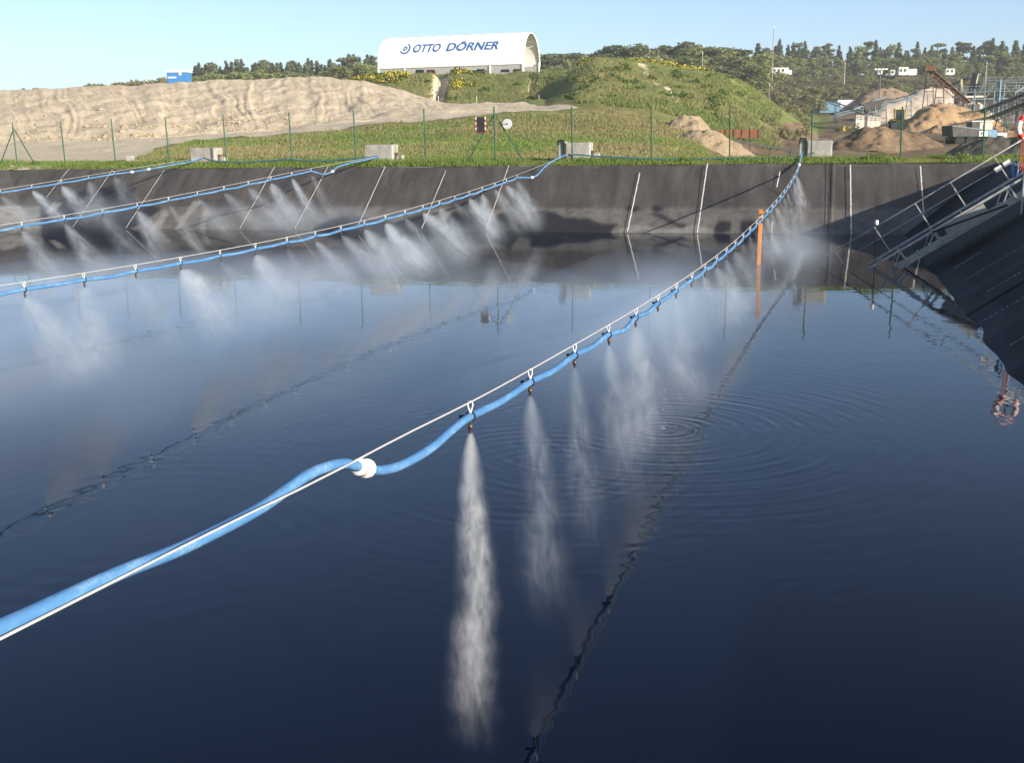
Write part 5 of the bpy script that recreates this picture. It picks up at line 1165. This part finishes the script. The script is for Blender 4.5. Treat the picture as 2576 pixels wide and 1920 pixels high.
# ---- red plank barrier, retaining rail and long dark skid at the mound foot
rb = tag(place('plank_barrier', 1590, 107), 'low barrier of rusty red planks at the foot of the mound', 'barrier')
for k in range(3): MB().box(-2.4, 2.3, 0, 0.08, 0.1 + k * 0.25, 0.33 + k * 0.25).build('plank', simple('red_plank', (0.21, 0.075, 0.04), 0.85, var=0.3), rb)
for k in range(7): MB().box(-2.4 + k * 0.76, -2.28 + k * 0.76, -0.08, 0.0, 0, 0.95).build('post', M_RUST, rb)
sk = tag(place('pipe_skid', 1640, 92, 0), 'long dark pipe trough sloping down behind the fence', 'trough')
MB().beam((-2.6, 0, 1.25), (3.2, 0, 0.25), 0.6, 0.2).build('trough', M_DARK, sk)
for xk in (-2.2, -0.6, 1.0, 2.6): MB().beam((xk, 0, 1.15 - (xk + 2.6) * 0.172), (xk, 0, -0.2), 0.08).build('leg', M_DARK, sk)
# ---- masts and lamps
fm = tag(place('floodlight_mast', 1899, 225), 'thin grey mast with four white floodlights over the pit', 'lamp mast')
hm = HC + (hor(1899) - 158) / 2450 * 225 - fm.location.z
MB().tube([(0, 0, 0), (0, 0, hm)], [0.13, 0.08], 8).build('mast', M_BGREY, fm); MB().beam((-1.1, 0, hm), (1.1, 0, hm), 0.08).build('cross_arm', M_BGREY, fm)
for xk in (-1.0, -0.35, 0.35, 1.0): MB().box(xk - 0.26, xk + 0.26, -0.25, 0.1, hm + 0.02, hm + 0.3, 0.04).build('floodlight', M_WHITE, fm)
def mast(col, d, ytop, r, mat, label, name='mast'):
    e = tag(place(name, col, d), label, 'mast'); h = HC + (hor(col) - ytop) / 2450 * d - e.location.z
    MB().tube([(0, 0, -0.2), (0, 0, h)], [r, r * 0.6], 8).build('shaft', mat, e); MB().tube([(0, 0, h), (0, 0, h + 0.5)], r * 0.9, 8).build('tip', M_WHITE, e)
M_MASTP = simple('mast_paint', (0.34, 0.25, 0.2), 0.6, var=0.2)
mast(1667, 330, 74, 0.16, M_MASTP, 'tall thin mast rising above the treeline'); mast(1517, 200, 127, 0.07, M_STEEL, 'short pale mast behind the flowering mound'); mast(1822, 400, 145, 0.12, M_PALE, 'pale wooden pole among the campers')
mast(2125, 380, 145, 0.13, M_PALE, 'pale wooden pole behind the screening plant'); mast(1662, 260, 190, 0.08, M_STEEL, 'thin steel lamp post below the white camper van'); mast(2003, 215, 205, 0.07, M_BGREY, 'thin steel post left of the rusty conveyor')
# ---- camper vans and huts on the wooded terrace
M_CAMP = simple('off_white_camper', (0.55, 0.54, 0.50), 0.5, var=0.12)
M_DIRT = simple('bare_earth', (0.07, 0.07, 0.035), 0.95, var=0.3)
def camper(col, d, ybase, w, h, label, kind=0):
    g = on_ground(col, d); zb = HC + (hor(col) - ybase) / 2450 * d
    e = tag(empty('camper_van', (g[0], g[1], zb), ROT), label, 'camper', 'campers on the wooded terrace')
    MB().box(-w / 2, w / 2, 0, 2.2, 0.45, h, 0.12).build('body', M_CAMP, e)
    if kind == 0: MB().box(w / 2 - 0.02, w / 2 + 1.2, 0.1, 2.1, 0.45, h * 0.68, 0.15).build('cab', M_WHITE, e)
    if kind == 2: MB().box(-w / 2 - 0.15, w / 2 + 0.15, -0.2, 2.4, h, h + 0.15).build('roof', M_DARK, e)
    for k in range(max(1, int(w / 1.6))): wd = MB().box(-w / 2 + 0.35 + k * 1.5, -w / 2 + 1.25 + k * 1.5, -0.03, 0.02, h * 0.52, h * 0.82).build('window', M_GLASS, e)
    MB().box(-w / 2 - 0.02, w / 2 + 0.02, -0.02, 0.03, 0.62, 0.74).build('stripe', M_BGREY, e)
    for xk in (-w / 2 + 0.7, w / 2 - 0.3): MB().tube([(xk, -0.02, 0.36), (xk, 0.3, 0.36)], 0.36, 12).build('wheel', M_TYRE, e)
    g2 = float(ground_z(g[0], g[1]))
    if zb > g2 + 0.05: MB().box(-w / 2 - 1.5, w / 2 + 1.5, -1.0, 3.5, g2 - zb - 1.0, -0.01).build('pitch', M_DIRT, e)
camper(1680, 420, 170.5, 7.4, 3.0, 'long white camper van behind the tall mast'); 
camper(1948, 425, 171.5, 3.6, 3.4, 'white camper van right of the floodlight mast'); camper(1968, 428, 171.5, 3.0, 2.8, 'second white camper van right of the floodlight mast', 1)
camper(2048, 428, 171, 3.4, 2.9, 'white hut with dark roof behind the rusty conveyor', 2)
camper(1898, 432, 171, 1.8, 2.6, 'pale grey toilet cabin left of the camper vans', 2); camper(1925, 432, 172, 1.8, 2.6, 'pale blue-grey cabin beside the camper vans', 2)

# ================================================================== VEGETATION
def leaf_material(name, a, b, sub=0.25):
    t = NT(name); rnd = t.new('ShaderNodeObjectInfo').outputs['Random']; o = t.coord('Object')
    n = t.noise(o, 0.55, 4, 0.6); f = t.math('ADD', t.math('MULTIPLY', rnd, 0.55), t.math('MULTIPLY', t.ramp(n, [(0.3, 0), (0.7, 1)]), 0.45))
    m = t.color(t.mix(f, a, b), 0.75, 0.2)
    tr = t.new('ShaderNodeBsdfTranslucent'); t.l.new(t.mix(f, tuple(x * 1.2 for x in a), tuple(x * 1.2 for x in b)), tr.inputs['Color'])
    mx = t.new('ShaderNodeMixShader'); mx.inputs[0].default_value = sub; t.l.new(t.bsdf.outputs[0], mx.inputs[1]); t.l.new(tr.outputs[0], mx.inputs[2]); t.l.new(mx.outputs[0], t.out.inputs['Surface'])
    return m
M_SPRUCE = leaf_material('spruce_needles', (0.075, 0.10, 0.05), (0.12, 0.145, 0.07), 0.3)
M_PINE = leaf_material('pine_needles', (0.12, 0.15, 0.08), (0.18, 0.205, 0.105), 0.35)
M_LEAF = leaf_material('spring_leaves', (0.165, 0.205, 0.075), (0.26, 0.285, 0.11), 0.4)
M_SCRUB = leaf_material('scrub_leaves', (0.19, 0.195, 0.085), (0.29, 0.265, 0.135), 0.4)
M_BARK = simple('bark', (0.10, 0.075, 0.055), 0.9, var=0.3)
M_BROOM = leaf_material('broom_leaves', (0.05, 0.085, 0.02), (0.09, 0.13, 0.03))
M_YFLOWER = leaf_material('yellow_flowers', (0.50, 0.42, 0.04), (0.62, 0.53, 0.07), 0.2)
def leaf_quads(C_, size, seed, elong=1.0, droop=0.0):
    r = np.random.default_rng(seed); n = len(C_); q = r.normal(size=(n, 3)); q /= np.linalg.norm(q, axis=1)[:, None]
    a = np.cross(q, r.normal(size=(n, 3))); a /= np.linalg.norm(a, axis=1)[:, None] + 1e-9; b = np.cross(q, a)
    if droop: a[:, 2] -= droop; a /= np.linalg.norm(a, axis=1)[:, None]
    s_ = (size * (0.6 + 0.8 * r.random(n)))[:, None] if not hasattr(size, '__len__') else np.asarray(size)[:, None]
    V = np.stack([C_ - a * s_ * elong - b * s_ * 0.35, C_ - b * s_ * 0.9 * 0.6, C_ + a * s_ * elong, C_ + b * s_ * 0.75], 1).reshape(-1, 3)
    return V, np.arange(4 * n).reshape(-1, 4)
def tree_data(kind, seed):
    """unit-height tree: (trunk builder, crown verts, faces)"""
    r = np.random.default_rng(seed); tr = MB(); pts = []
    if kind == 'spruce':
        tr.tube([(0, 0, -0.02), (0.005, 0, 0.5), (0, 0, 0.97)], [0.016, 0.010, 0.002], 6)
        for k in range(34):
            h = 0.10 + 0.88 * (k / 33) ** 0.95; R_ = 0.20 * (1 - h) ** 0.8 * (0.8 + 0.4 * r.random()) + 0.008; nb = max(4, int(13 * (1 - h) + 4))
            for j in range(nb):
                a = r.random() * 6.28; m_ = 5 if R_ > 0.06 else 3
                for u in np.linspace(0.25, 1, m_): pts.append((R_ * u * math.cos(a), R_ * u * math.sin(a), h - 0.22 * R_ * u + 0.008 * r.normal()))
        V, F_ = leaf_quads(np.array(pts), 0.026, seed, 1.3)
    elif kind == 'pine':
        lean = r.normal(0, 0.03, 2); tr.tube([(0, 0, -0.02), (lean[0], lean[1], 0.45), (lean[0] * 2.2, lean[1] * 2, 0.93)], [0.02, 0.014, 0.005], 6)
        for k in range(13):
            h = 0.42 + 0.54 * r.random(); a = r.random() * 6.28; R_ = (0.07 + 0.15 * r.random()) * (1.15 - 0.6 * (h - 0.42) / 0.54)
            c = np.array([lean[0] * 2 * h + R_ * math.cos(a), lean[1] * 2 * h + R_ * math.sin(a), h])
            tr.tube([(lean[0] * 2 * h, lean[1] * 2 * h, h - 0.05), tuple(c)], [0.007, 0.003], 4)
            q = r.normal(size=(75, 3)); q /= np.linalg.norm(q, axis=1)[:, None]; q *= (0.35 + 0.65 * r.random((75, 1)) ** 0.5) * [[0.105, 0.105, 0.05]]
            pts += list(c + q)
        V, F_ = leaf_quads(np.array(pts), 0.028, seed, 1.1)
    else:
        base = 0.10 if kind == 'broad' else 0.02
        tr.tube([(0, 0, -0.02), (0.01, 0, 0.3), (0.0, 0.01, 0.7)], [0.022, 0.016, 0.004], 6)
        nc = 17 if kind == 'broad' else 12; wd = 0.25 if kind == 'broad' else 0.50
        for k in range(nc):
            a = r.random() * 6.28; h = base + (0.93 - base) * (0.12 + 0.83 * r.random()); prof = math.sin(math.pi * min(1, max(0.08, (h - base) / (1.02 - base))) ** 0.75)
            R_ = wd * prof * (0.25 + 0.75 * r.random() ** 0.6); c = np.array([R_ * math.cos(a), R_ * math.sin(a), h])
            if k % 2 == 0: tr.tube([(0, 0, max(0.05, h - 0.22)), tuple(c)], [0.009, 0.003], 4)
            q = r.normal(size=(62, 3)); q /= np.linalg.norm(q, axis=1)[:, None]; rr = (0.10 + 0.05 * r.random()) * (1 if kind == 'broad' else 1.5)
            q *= (0.45 + 0.55 * r.random((62, 1)) ** 0.5) * [[rr, rr, rr * 0.72]]; pts += list(c + q)
        P_ = np.array(pts); P_[:, 2] = np.maximum(P_[:, 2], 0.02)
        V, F_ = leaf_quads(P_, 0.034 if kind == 'broad' else 0.05, seed, 1.0)
    return tr, V, F_
TREES = {}
def tree_proto(kind, k):
    if (kind, k) not in TREES:
        tr, V, F_ = tree_data(kind, 100 + k + hash(kind) % 1 + len(kind) * 17)
        mt = {'spruce': M_SPRUCE, 'pine': M_PINE, 'broad': M_LEAF, 'bush': M_SCRUB}[kind]
        c = bpy.data.meshes.new('crown'); c.from_pydata(V.tolist(), [], F_.tolist()); c.materials.append(mt); c.update()
        t_ = bpy.data.meshes.new('trunk'); t_.from_pydata(tr.v, [], tr.f); t_.materials.append(M_BARK); t_.update()
        TREES[(kind, k)] = (t_, c)
    return TREES[(kind, k)]
PLANTED = []
rt_ = random.Random(5)
def plant(kind, col, d, ytop, region, width=1.0, hmax=30):
    g = on_ground(col, d); h = HC + (hor(col) - ytop) / 2450.0 * d - g[2]
    if h < 1.0: h = 1.0
    h = min(h, hmax)
    nm = {'spruce': 'spruce_tree', 'pine': 'pine_tree', 'broad': 'broadleaf_tree', 'bush': 'bush'}[kind]
    e = empty(nm, (g[0], g[1], g[2] - 0.05), rt_.random() * 6.28); w = h * width * rt_.uniform(0.85, 1.2)
    e.scale = (w, w, h); t_, c = tree_proto(kind, rt_.randrange(7))
    for nm2, me in (('trunk', t_), ('crown', c)):
        o = bpy.data.objects.new(nm2, me); COL.objects.link(o); o.parent = e
    PLANTED.append((e, kind, region, col)); return e
def skyline(x): return float(np.interp(x, SKX, SKY_))
SKX = [180, 260, 300, 340, 370, 415, 440, 480, 520, 560, 600, 640, 700, 740, 765, 790, 815, 850, 1160, 1190, 1230, 1262, 1290, 1310, 1340, 1370, 1400, 1425, 1445, 1480, 1510, 1550, 1590, 1620, 1660, 1690, 1715, 1750, 1800, 1840, 1880, 1910, 1950, 2000, 2040, 2060, 2100, 2130, 2160, 2190, 2216, 2300]
SKY_ = [192, 184, 180, 178, 172, 160, 153, 152, 146, 143, 147, 141, 146, 138, 127, 133, 131, 132, 120, 122, 116, 124, 114, 110, 110, 106, 101, 112, 124, 100, 104, 113, 106, 116, 111, 103, 110, 102, 114, 117, 106, 113, 111, 110, 106, 102, 112, 104, 100, 110, 104, 104]
# left wood, behind the heap and the hall
for x in np.arange(425, 850, 8.0):
    x += rt_.uniform(-4, 4); plant(rt_.choice(['spruce', 'spruce', 'spruce', 'pine']), x, 352 + rt_.uniform(-14, 25), skyline(x) + rt_.choice([-9, -5, -2, 1, 4, 9]), 'in the wood left of the hall', 1.1)
for x in np.arange(418, 850, 11):
    x += rt_.uniform(-5, 5); plant('broad', x, 318 + rt_.uniform(-8, 8), skyline(x) + rt_.uniform(10, 26), 'in the wood left of the hall', 1.5)
for x in np.arange(190, 372, 9): plant('bush', x + rt_.uniform(-4, 4), 290 + rt_.uniform(-10, 10), skyline(x) + rt_.uniform(-3, 5), 'left of the blue cabin', 1.3, 14)
for x in (20, 40, 66, 95, 120): plant('bush', x, 300, hor(x) - 106 + rt_.uniform(-1, 5), 'at the left end of the sand heap', 0.9)
# behind the mound and to the right edge
for x in np.arange(1165, 1640, 12):
    x += rt_.uniform(-6, 6); plant('pine' if rt_.random() < 0.7 else 'broad', x, 345 + rt_.uniform(-15, 15), skyline(x) + rt_.uniform(-3, 9), 'behind the green mound', 1.6)
for x in np.arange(1175, 1640, 14):
    x += rt_.uniform(-6, 6); plant('broad' if rt_.random() < 0.7 else 'pine', x, 318 + rt_.uniform(-8, 8), skyline(x) + rt_.uniform(20, 34), 'behind the green mound', 1.6)
for x in np.arange(1640, 2290, 11):
    x += rt_.uniform(-6, 6); plant(rt_.choice(['spruce', 'spruce', 'spruce', 'pine', 'broad']), x, 500 + rt_.uniform(-15, 15), skyline(x) + rt_.choice([-10, -6, -2, 2, 7]), 'on the skyline above the pit', 1.15)
for x in np.arange(1640, 2290, 23):
    x += rt_.uniform(-7, 7); plant('broad', x, 468 + rt_.uniform(-8, 8), skyline(x) + rt_.uniform(16, 30), 'behind the campers', 1.6)
for x in np.arange(1650, 2290, 21):
    x += rt_.uniform(-7, 7); plant('broad' if rt_.random() < 0.75 else 'pine', x, 446 + rt_.uniform(-5, 5), skyline(x) + rt_.uniform(32, 46), 'in the row behind the vans', 1.6)
VANS = [(1655, 1712), (1772, 1796), (1838, 1853), (1890, 1906), (1918, 1932), (1936, 1984), (2036, 2060)]
for x in np.arange(1640, 2290, 15):
    x += rt_.uniform(-5, 5)
    ok = not any(a - 4 < x < b + 4 for a, b in VANS); yt_ = rt_.uniform(150, 165) if ok else rt_.uniform(172, 178)
    plant('broad' if ok and rt_.random() < 0.6 else 'bush', x, 405 + rt_.uniform(-5, 5), yt_, 'just below the campers', 1.3 if not ok else 1.0)
for x in np.arange(1630, 2290, 16):
    x += rt_.uniform(-6, 6); plant('bush' if rt_.random() < 0.7 else 'pine', x, 372 + rt_.uniform(-6, 6), rt_.uniform(172, 186), 'on the upper pit slope', 1.5)
for x in np.arange(1640, 2290, 16):
    x += rt_.uniform(-6, 6)
    plant('bush' if rt_.random() < 0.75 else 'broad', x, 335 + rt_.uniform(-8, 8), rt_.uniform(185, 200), 'on the lower pit slope', 1.6)
for x in list(np.arange(1655, 1765, 20)) + [1990, 2030]:
    x += rt_.uniform(-6, 6); plant('bush' if rt_.random() < 0.7 else 'pine', x, 285 + rt_.uniform(-8, 8), rt_.uniform(205, 222), 'at the back of the pit', 1.5)
for x, d, yt_, k in ((1690, 190, 222, 'bush'), (1715, 185, 226, 'bush'), (1740, 195, 228, 'bush'), (1652, 130, 246, 'bush'), (1668, 132, 252, 'bush'), (1700, 128, 268, 'bush'), (1722, 126, 272, 'bush'), (1745, 140, 262, 'bush'), (1835, 188, 262, 'bush'), (1815, 190, 262, 'bush'), (1855, 190, 264, 'bush'), (2064, 196, 226, 'bush'), (2112, 190, 236, 'bush'), (2150, 186, 252, 'bush'), (2175, 180, 262, 'bush'), (1632, 110, 285, 'bush'), (2205, 175, 258, 'bush')):
    plant(k, x, d, yt_, 'among the gravel pit works', 0.75)
KN = {'spruce': 'dark spruce', 'pine': 'grey-green pine', 'broad': 'leafy green tree', 'bush': 'low bush'}
from collections import defaultdict
grp = defaultdict(list)
for e, k, rg, c in PLANTED: grp[(k, rg)].append((c, e))
for (k, rg), L in grp.items():
    L.sort(key=lambda q: q[0])
    for i, (c, e) in enumerate(L):
        tag(e, ('%s, the %s from the left %s' % (KN[k], ORD[i] if i < len(ORD) else 'rear', rg)) if len(L) > 1 else '%s %s' % (KN[k], rg), 'tree' if k != 'bush' else 'bush', 'trees and bushes ' + rg)

# ---- yellow broom along the terrace edge and on the cliff
def broom(col, d, h, w, yel, label):
    g = on_ground(col, d); r = np.random.default_rng(int(col * 7 + d)); n = int(160 * max(1, w / 2)); e = empty('broom_bush', (g[0], g[1], g[2] - 0.15), ROT)
    a = r.normal(size=(n, 3)); a /= np.linalg.norm(a, axis=1)[:, None]; a *= r.random((n, 1)) ** 0.4; a[:, 2] = np.abs(a[:, 2]); a *= [w / 2, 0.8, h]; a[:, 2] += 0.05
    V, F_ = leaf_quads(a, 0.17, int(col)); mesh_obj('foliage', V, F_, M_BROOM, e)
    b = a[r.random(n) < yel] * [1.04, 1.1, 1.06]; b[:, 1] -= 0.05
    if len(b): V, F_ = leaf_quads(b, 0.14, int(col) + 1); mesh_obj('flowers', V, F_, M_YFLOWER, e)
    tag(e, label, 'bush', 'flowering broom bushes'); return e
BR = []
for col, d, h, w, y_ in ([(x, 176 - 0.5 * (x % 3), 0.55, 1.9, 0.75) for x in (760, 785, 806)] + [(x, 173.5, 0.9, 2.1, 0.8) for x in (828, 846, 862, 880)] + [(834, 168, 1.1, 2.2, 0.6), (856, 167, 1.1, 2.2, 0.5), (875, 170, 0.9, 1.8, 0.4), (812, 171, 0.9, 2.0, 0.6)] +
                         [(992, 173, 1.3, 1.9, 0.85), (1008, 174, 1.0, 2.0, 0.6), (1030, 174, 0.7, 1.6, 0.4), (990, 161, 1.3, 1.8, 0.8), (1003, 163, 1.2, 1.6, 0.7), (1026, 163, 1.0, 1.6, 0.6), (1048, 175, 0.6, 1.8, 0.3)] +
                         [(x, 178, 0.8, 2.4, 0.75) for x in (1262, 1276)] + [(x, 182, 0.9, 2.8, 0.85) for x in (1372, 1392, 1412, 1440, 1466, 1490, 1510)] + [(1385, 184, 1.2, 2.6, 0.7), (1430, 184, 1.1, 2.6, 0.7), (1480, 184, 1.1, 2.6, 0.7), (1530, 181, 0.6, 2.2, 0.5)]):
    BR.append((col, broom(col, d, h, w, y_, 'x')))
BR.sort(key=lambda q: q[0])
nl = [b for b in BR if b[0] < 900]; nm_ = [b for b in BR if 900 < b[0] < 1200]; nr = [b for b in BR if b[0] > 1200]
for L, rg in ((nl, 'on the terrace left of the hall'), (nm_, 'on the green cliff below the hall'), (nr, 'along the crest of the green mound')):
    for i, (c, e) in enumerate(L): e['label'] = 'yellow flowering broom bush, %s from the left %s' % (ORD[i], rg)
# ---- darker shrubs dotted over cliff and mound
sh = []
for k in range(70):
    col = rng.uniform(880, 1600); d = rng.uniform(118, 172)
    if col > 1200 or d > 152: sh.append((col, d))
sb = MB(); Vs, Fs, nV = [], [], 0
for col, d in sh:
    g = on_ground(col, d); n = 70; a = rng.normal(size=(n, 3)); a /= np.linalg.norm(a, axis=1)[:, None]; s_ = rng.uniform(0.3, 0.8); a *= rng.random((n, 1)) ** 0.4 * [[s_ * 1.5, s_ * 1.5, s_]]; a[:, 2] = np.abs(a[:, 2])
    V, F_ = leaf_quads(a + g, 0.16, int(col)); Vs.append(V); Fs.append(F_ + nV); nV += len(V)
o = mesh_obj('scrub', np.concatenate(Vs), np.concatenate(Fs), M_BROOM); tag(o, 'low green scrub scattered over the mound and cliff', 'scrub', kind='stuff')

# ---- grass: blades on the strip by the fence, tufts on the slopes
def grass(name, X, Y, h, w, mat, label):
    n = len(X); Z = ground_z(X, Y); a = rng.random(n) * 6.28; dx, dy = np.cos(a) * w, np.sin(a) * w; lean = rng.normal(0, 0.35, (n, 2)) * h[:, None]
    V = np.stack([np.stack([X - dx, Y - dy, Z - 0.02], -1), np.stack([X + dx, Y + dy, Z - 0.02], -1), np.stack([X + lean[:, 0], Y + lean[:, 1], Z + h], -1)], 1).reshape(-1, 3)
    me = bpy.data.meshes.new(name); me.vertices.add(3 * n); me.vertices.foreach_set('co', V.reshape(-1).astype(np.float32)); me.loops.add(3 * n); me.loops.foreach_set('vertex_index', np.arange(3 * n, dtype=np.int32))
    me.polygons.add(n); me.polygons.foreach_set('loop_start', np.arange(0, 3 * n, 3, dtype=np.int32)); me.polygons.foreach_set('loop_total', np.full(n, 3, np.int32)); me.update(calc_edges=True); me.materials.append(mat)
    o = link(bpy.data.objects.new(name, me)); tag(o, label, 'grass', kind='stuff'); return o
M_GRASS = leaf_material('fresh_grass', (0.15, 0.225, 0.045), (0.235, 0.305, 0.08), 0.45)
M_ROUGH = leaf_material('rough_green', (0.15, 0.19, 0.055), (0.225, 0.255, 0.09), 0.4)
M_STRAW = leaf_material('dry_grass', (0.22, 0.195, 0.08), (0.33, 0.285, 0.14), 0.35)
n = 60000; X = rng.uniform(-47, 13, n); Y = Y_CREST + 0.05 + rng.random(n) ** 1.3 * 5.5; keep = (fbm(X * 0.5, Y * 0.5, 3) > -0.75) & ~((X < -24) & (Y > 51.5)); X, Y = X[keep], Y[keep]
hh = (0.05 + 0.10 * rng.random(len(X))) * (1 + 0.9 * np.maximum(0, fbm(X * 0.4, Y * 0.4 + 30, 3)))
grass('grass', X, Y, hh, 0.018 + 0.01 * rng.random(len(X)), M_GRASS, 'fresh green grass strip along the far edge of the pond')
def slope_pts(n, c0, c1, d0_, d1_):
    col = rng.uniform(c0, c1, n); d = d0_ * (d1_ / d0_) ** rng.random(n); cd = np.stack([np.interp(col, _cx, _cd[:, 0]), np.interp(col, _cx, _cd[:, 1])], -1); return col, d, cd[:, 0] * d, cd[:, 1] * d
col, d, X, Y = slope_pts(90000, 270, 1560, 55, 98); tp_ = np.interp(col, [270, 330, 420, 1240, 1300, 1500, 1560], [55, 70, 93, 93, 98, 92, 62]); k = d < tp_; X, Y, d = X[k], Y[k], d[k]
f = 0.6 * fbm(X * 0.18, Y * 0.18, 3) + 1.0 * rng.random(len(X)) - 0.3
grass('grass', X[f < 0.2], Y[f < 0.2], 0.06 + 0.14 * rng.random((f < 0.2).sum()), 0.03 + 0.025 * rng.random((f < 0.2).sum()), M_GRASS, 'green grass on the slope behind the fence')
grass('grass', X[f >= 0.2], Y[f >= 0.2], 0.07 + 0.16 * rng.random((f >= 0.2).sum()), 0.03 + 0.025 * rng.random((f >= 0.2).sum()), M_STRAW, 'dry straw coloured grass on the slope behind the fence')
col, d, X, Y = slope_pts(60000, 840, 1690, 106, 181); k = ((col > 1250) | (d > 151)) & ((np.abs(col - 955) > 16) | (d > 176)); X, Y, d = X[k], Y[k], d[k]; f = 0.5 * fbm(X * 0.12, Y * 0.12, 3) + 1.1 * rng.random(len(X)) - 0.45
grass('grass', X[f < 0.35], Y[f < 0.35], 0.12 + 0.3 * rng.random((f < 0.35).sum()), 0.05 + 0.05 * rng.random((f < 0.35).sum()), M_ROUGH, 'tall rough green growth on mound and cliff')
grass('grass', X[f >= 0.35], Y[f >= 0.35], 0.12 + 0.3 * rng.random((f >= 0.35).sum()), 0.05 + 0.04 * rng.random((f >= 0.35).sum()), M_STRAW, 'withered tall grass on mound and cliff')
# weeds in the fence strip
wd_labels = [(1652, 'leafy green weed left of the nearest line\'s anchor block', 0.0), (1905, 'bushy green weed at the fence below the brown heap', 0.38), (1885, 'spreading green weed beside the bushy one', 0.28), (2045, 'small dark weed on the grass right of the brown heap', 0.22), (2080, 'small dark weed near the gangway rail', 0.22), (1262, 'small weed right of the third anchor block', 0.16), (1480, 'low weed on the strip below the mound', 0.2), (75, 'low weed at the foot of the left fence strut', 0.24)]
for col, lab, h in wd_labels:
    if h == 0: continue
    Y_ = 48.9 if col != 75 else 49.3; p = aty(col, 350, Y_); e = empty('weed', (p[0], Y_, gz1(p[0], Y_))); n = 90
    a = rng.normal(size=(n, 3)); a /= np.linalg.norm(a, axis=1)[:, None]; a *= rng.random((n, 1)) ** 0.5 * [[h * 1.5, h * 0.8, h]]; a[:, 2] = np.abs(a[:, 2])
    V, F_ = leaf_quads(a, 0.045, int(col)); mesh_obj('leaves', V, F_, M_GRASS, e); MB().tube([(0, 0, 0), (0.02, 0, h * 0.8)], 0.008, 5).build('stem', M_BARK, e); tag(e, lab, 'weed', 'weeds on the grass strip')

# ================================================================== AIR
def haze_box():
    t = NT('air'); t.n.remove(t.bsdf); v = t.new('ShaderNodeVolumePrincipled'); v.inputs['Color'].default_value = (0.86, 0.93, 1.0, 1); v.inputs['Density'].default_value = 0.00022; v.inputs['Anisotropy'].default_value = 0.0
    t.l.new(v.outputs[0], t.out.inputs['Volume'])
    b = MB().box(-1500, 1500, -400, 1750, -8.0, 62.0).build('haze', t.m); b['kind'] = 'stuff'; tag(b, 'thin pale haze over the whole site', 'haze')
haze_box()
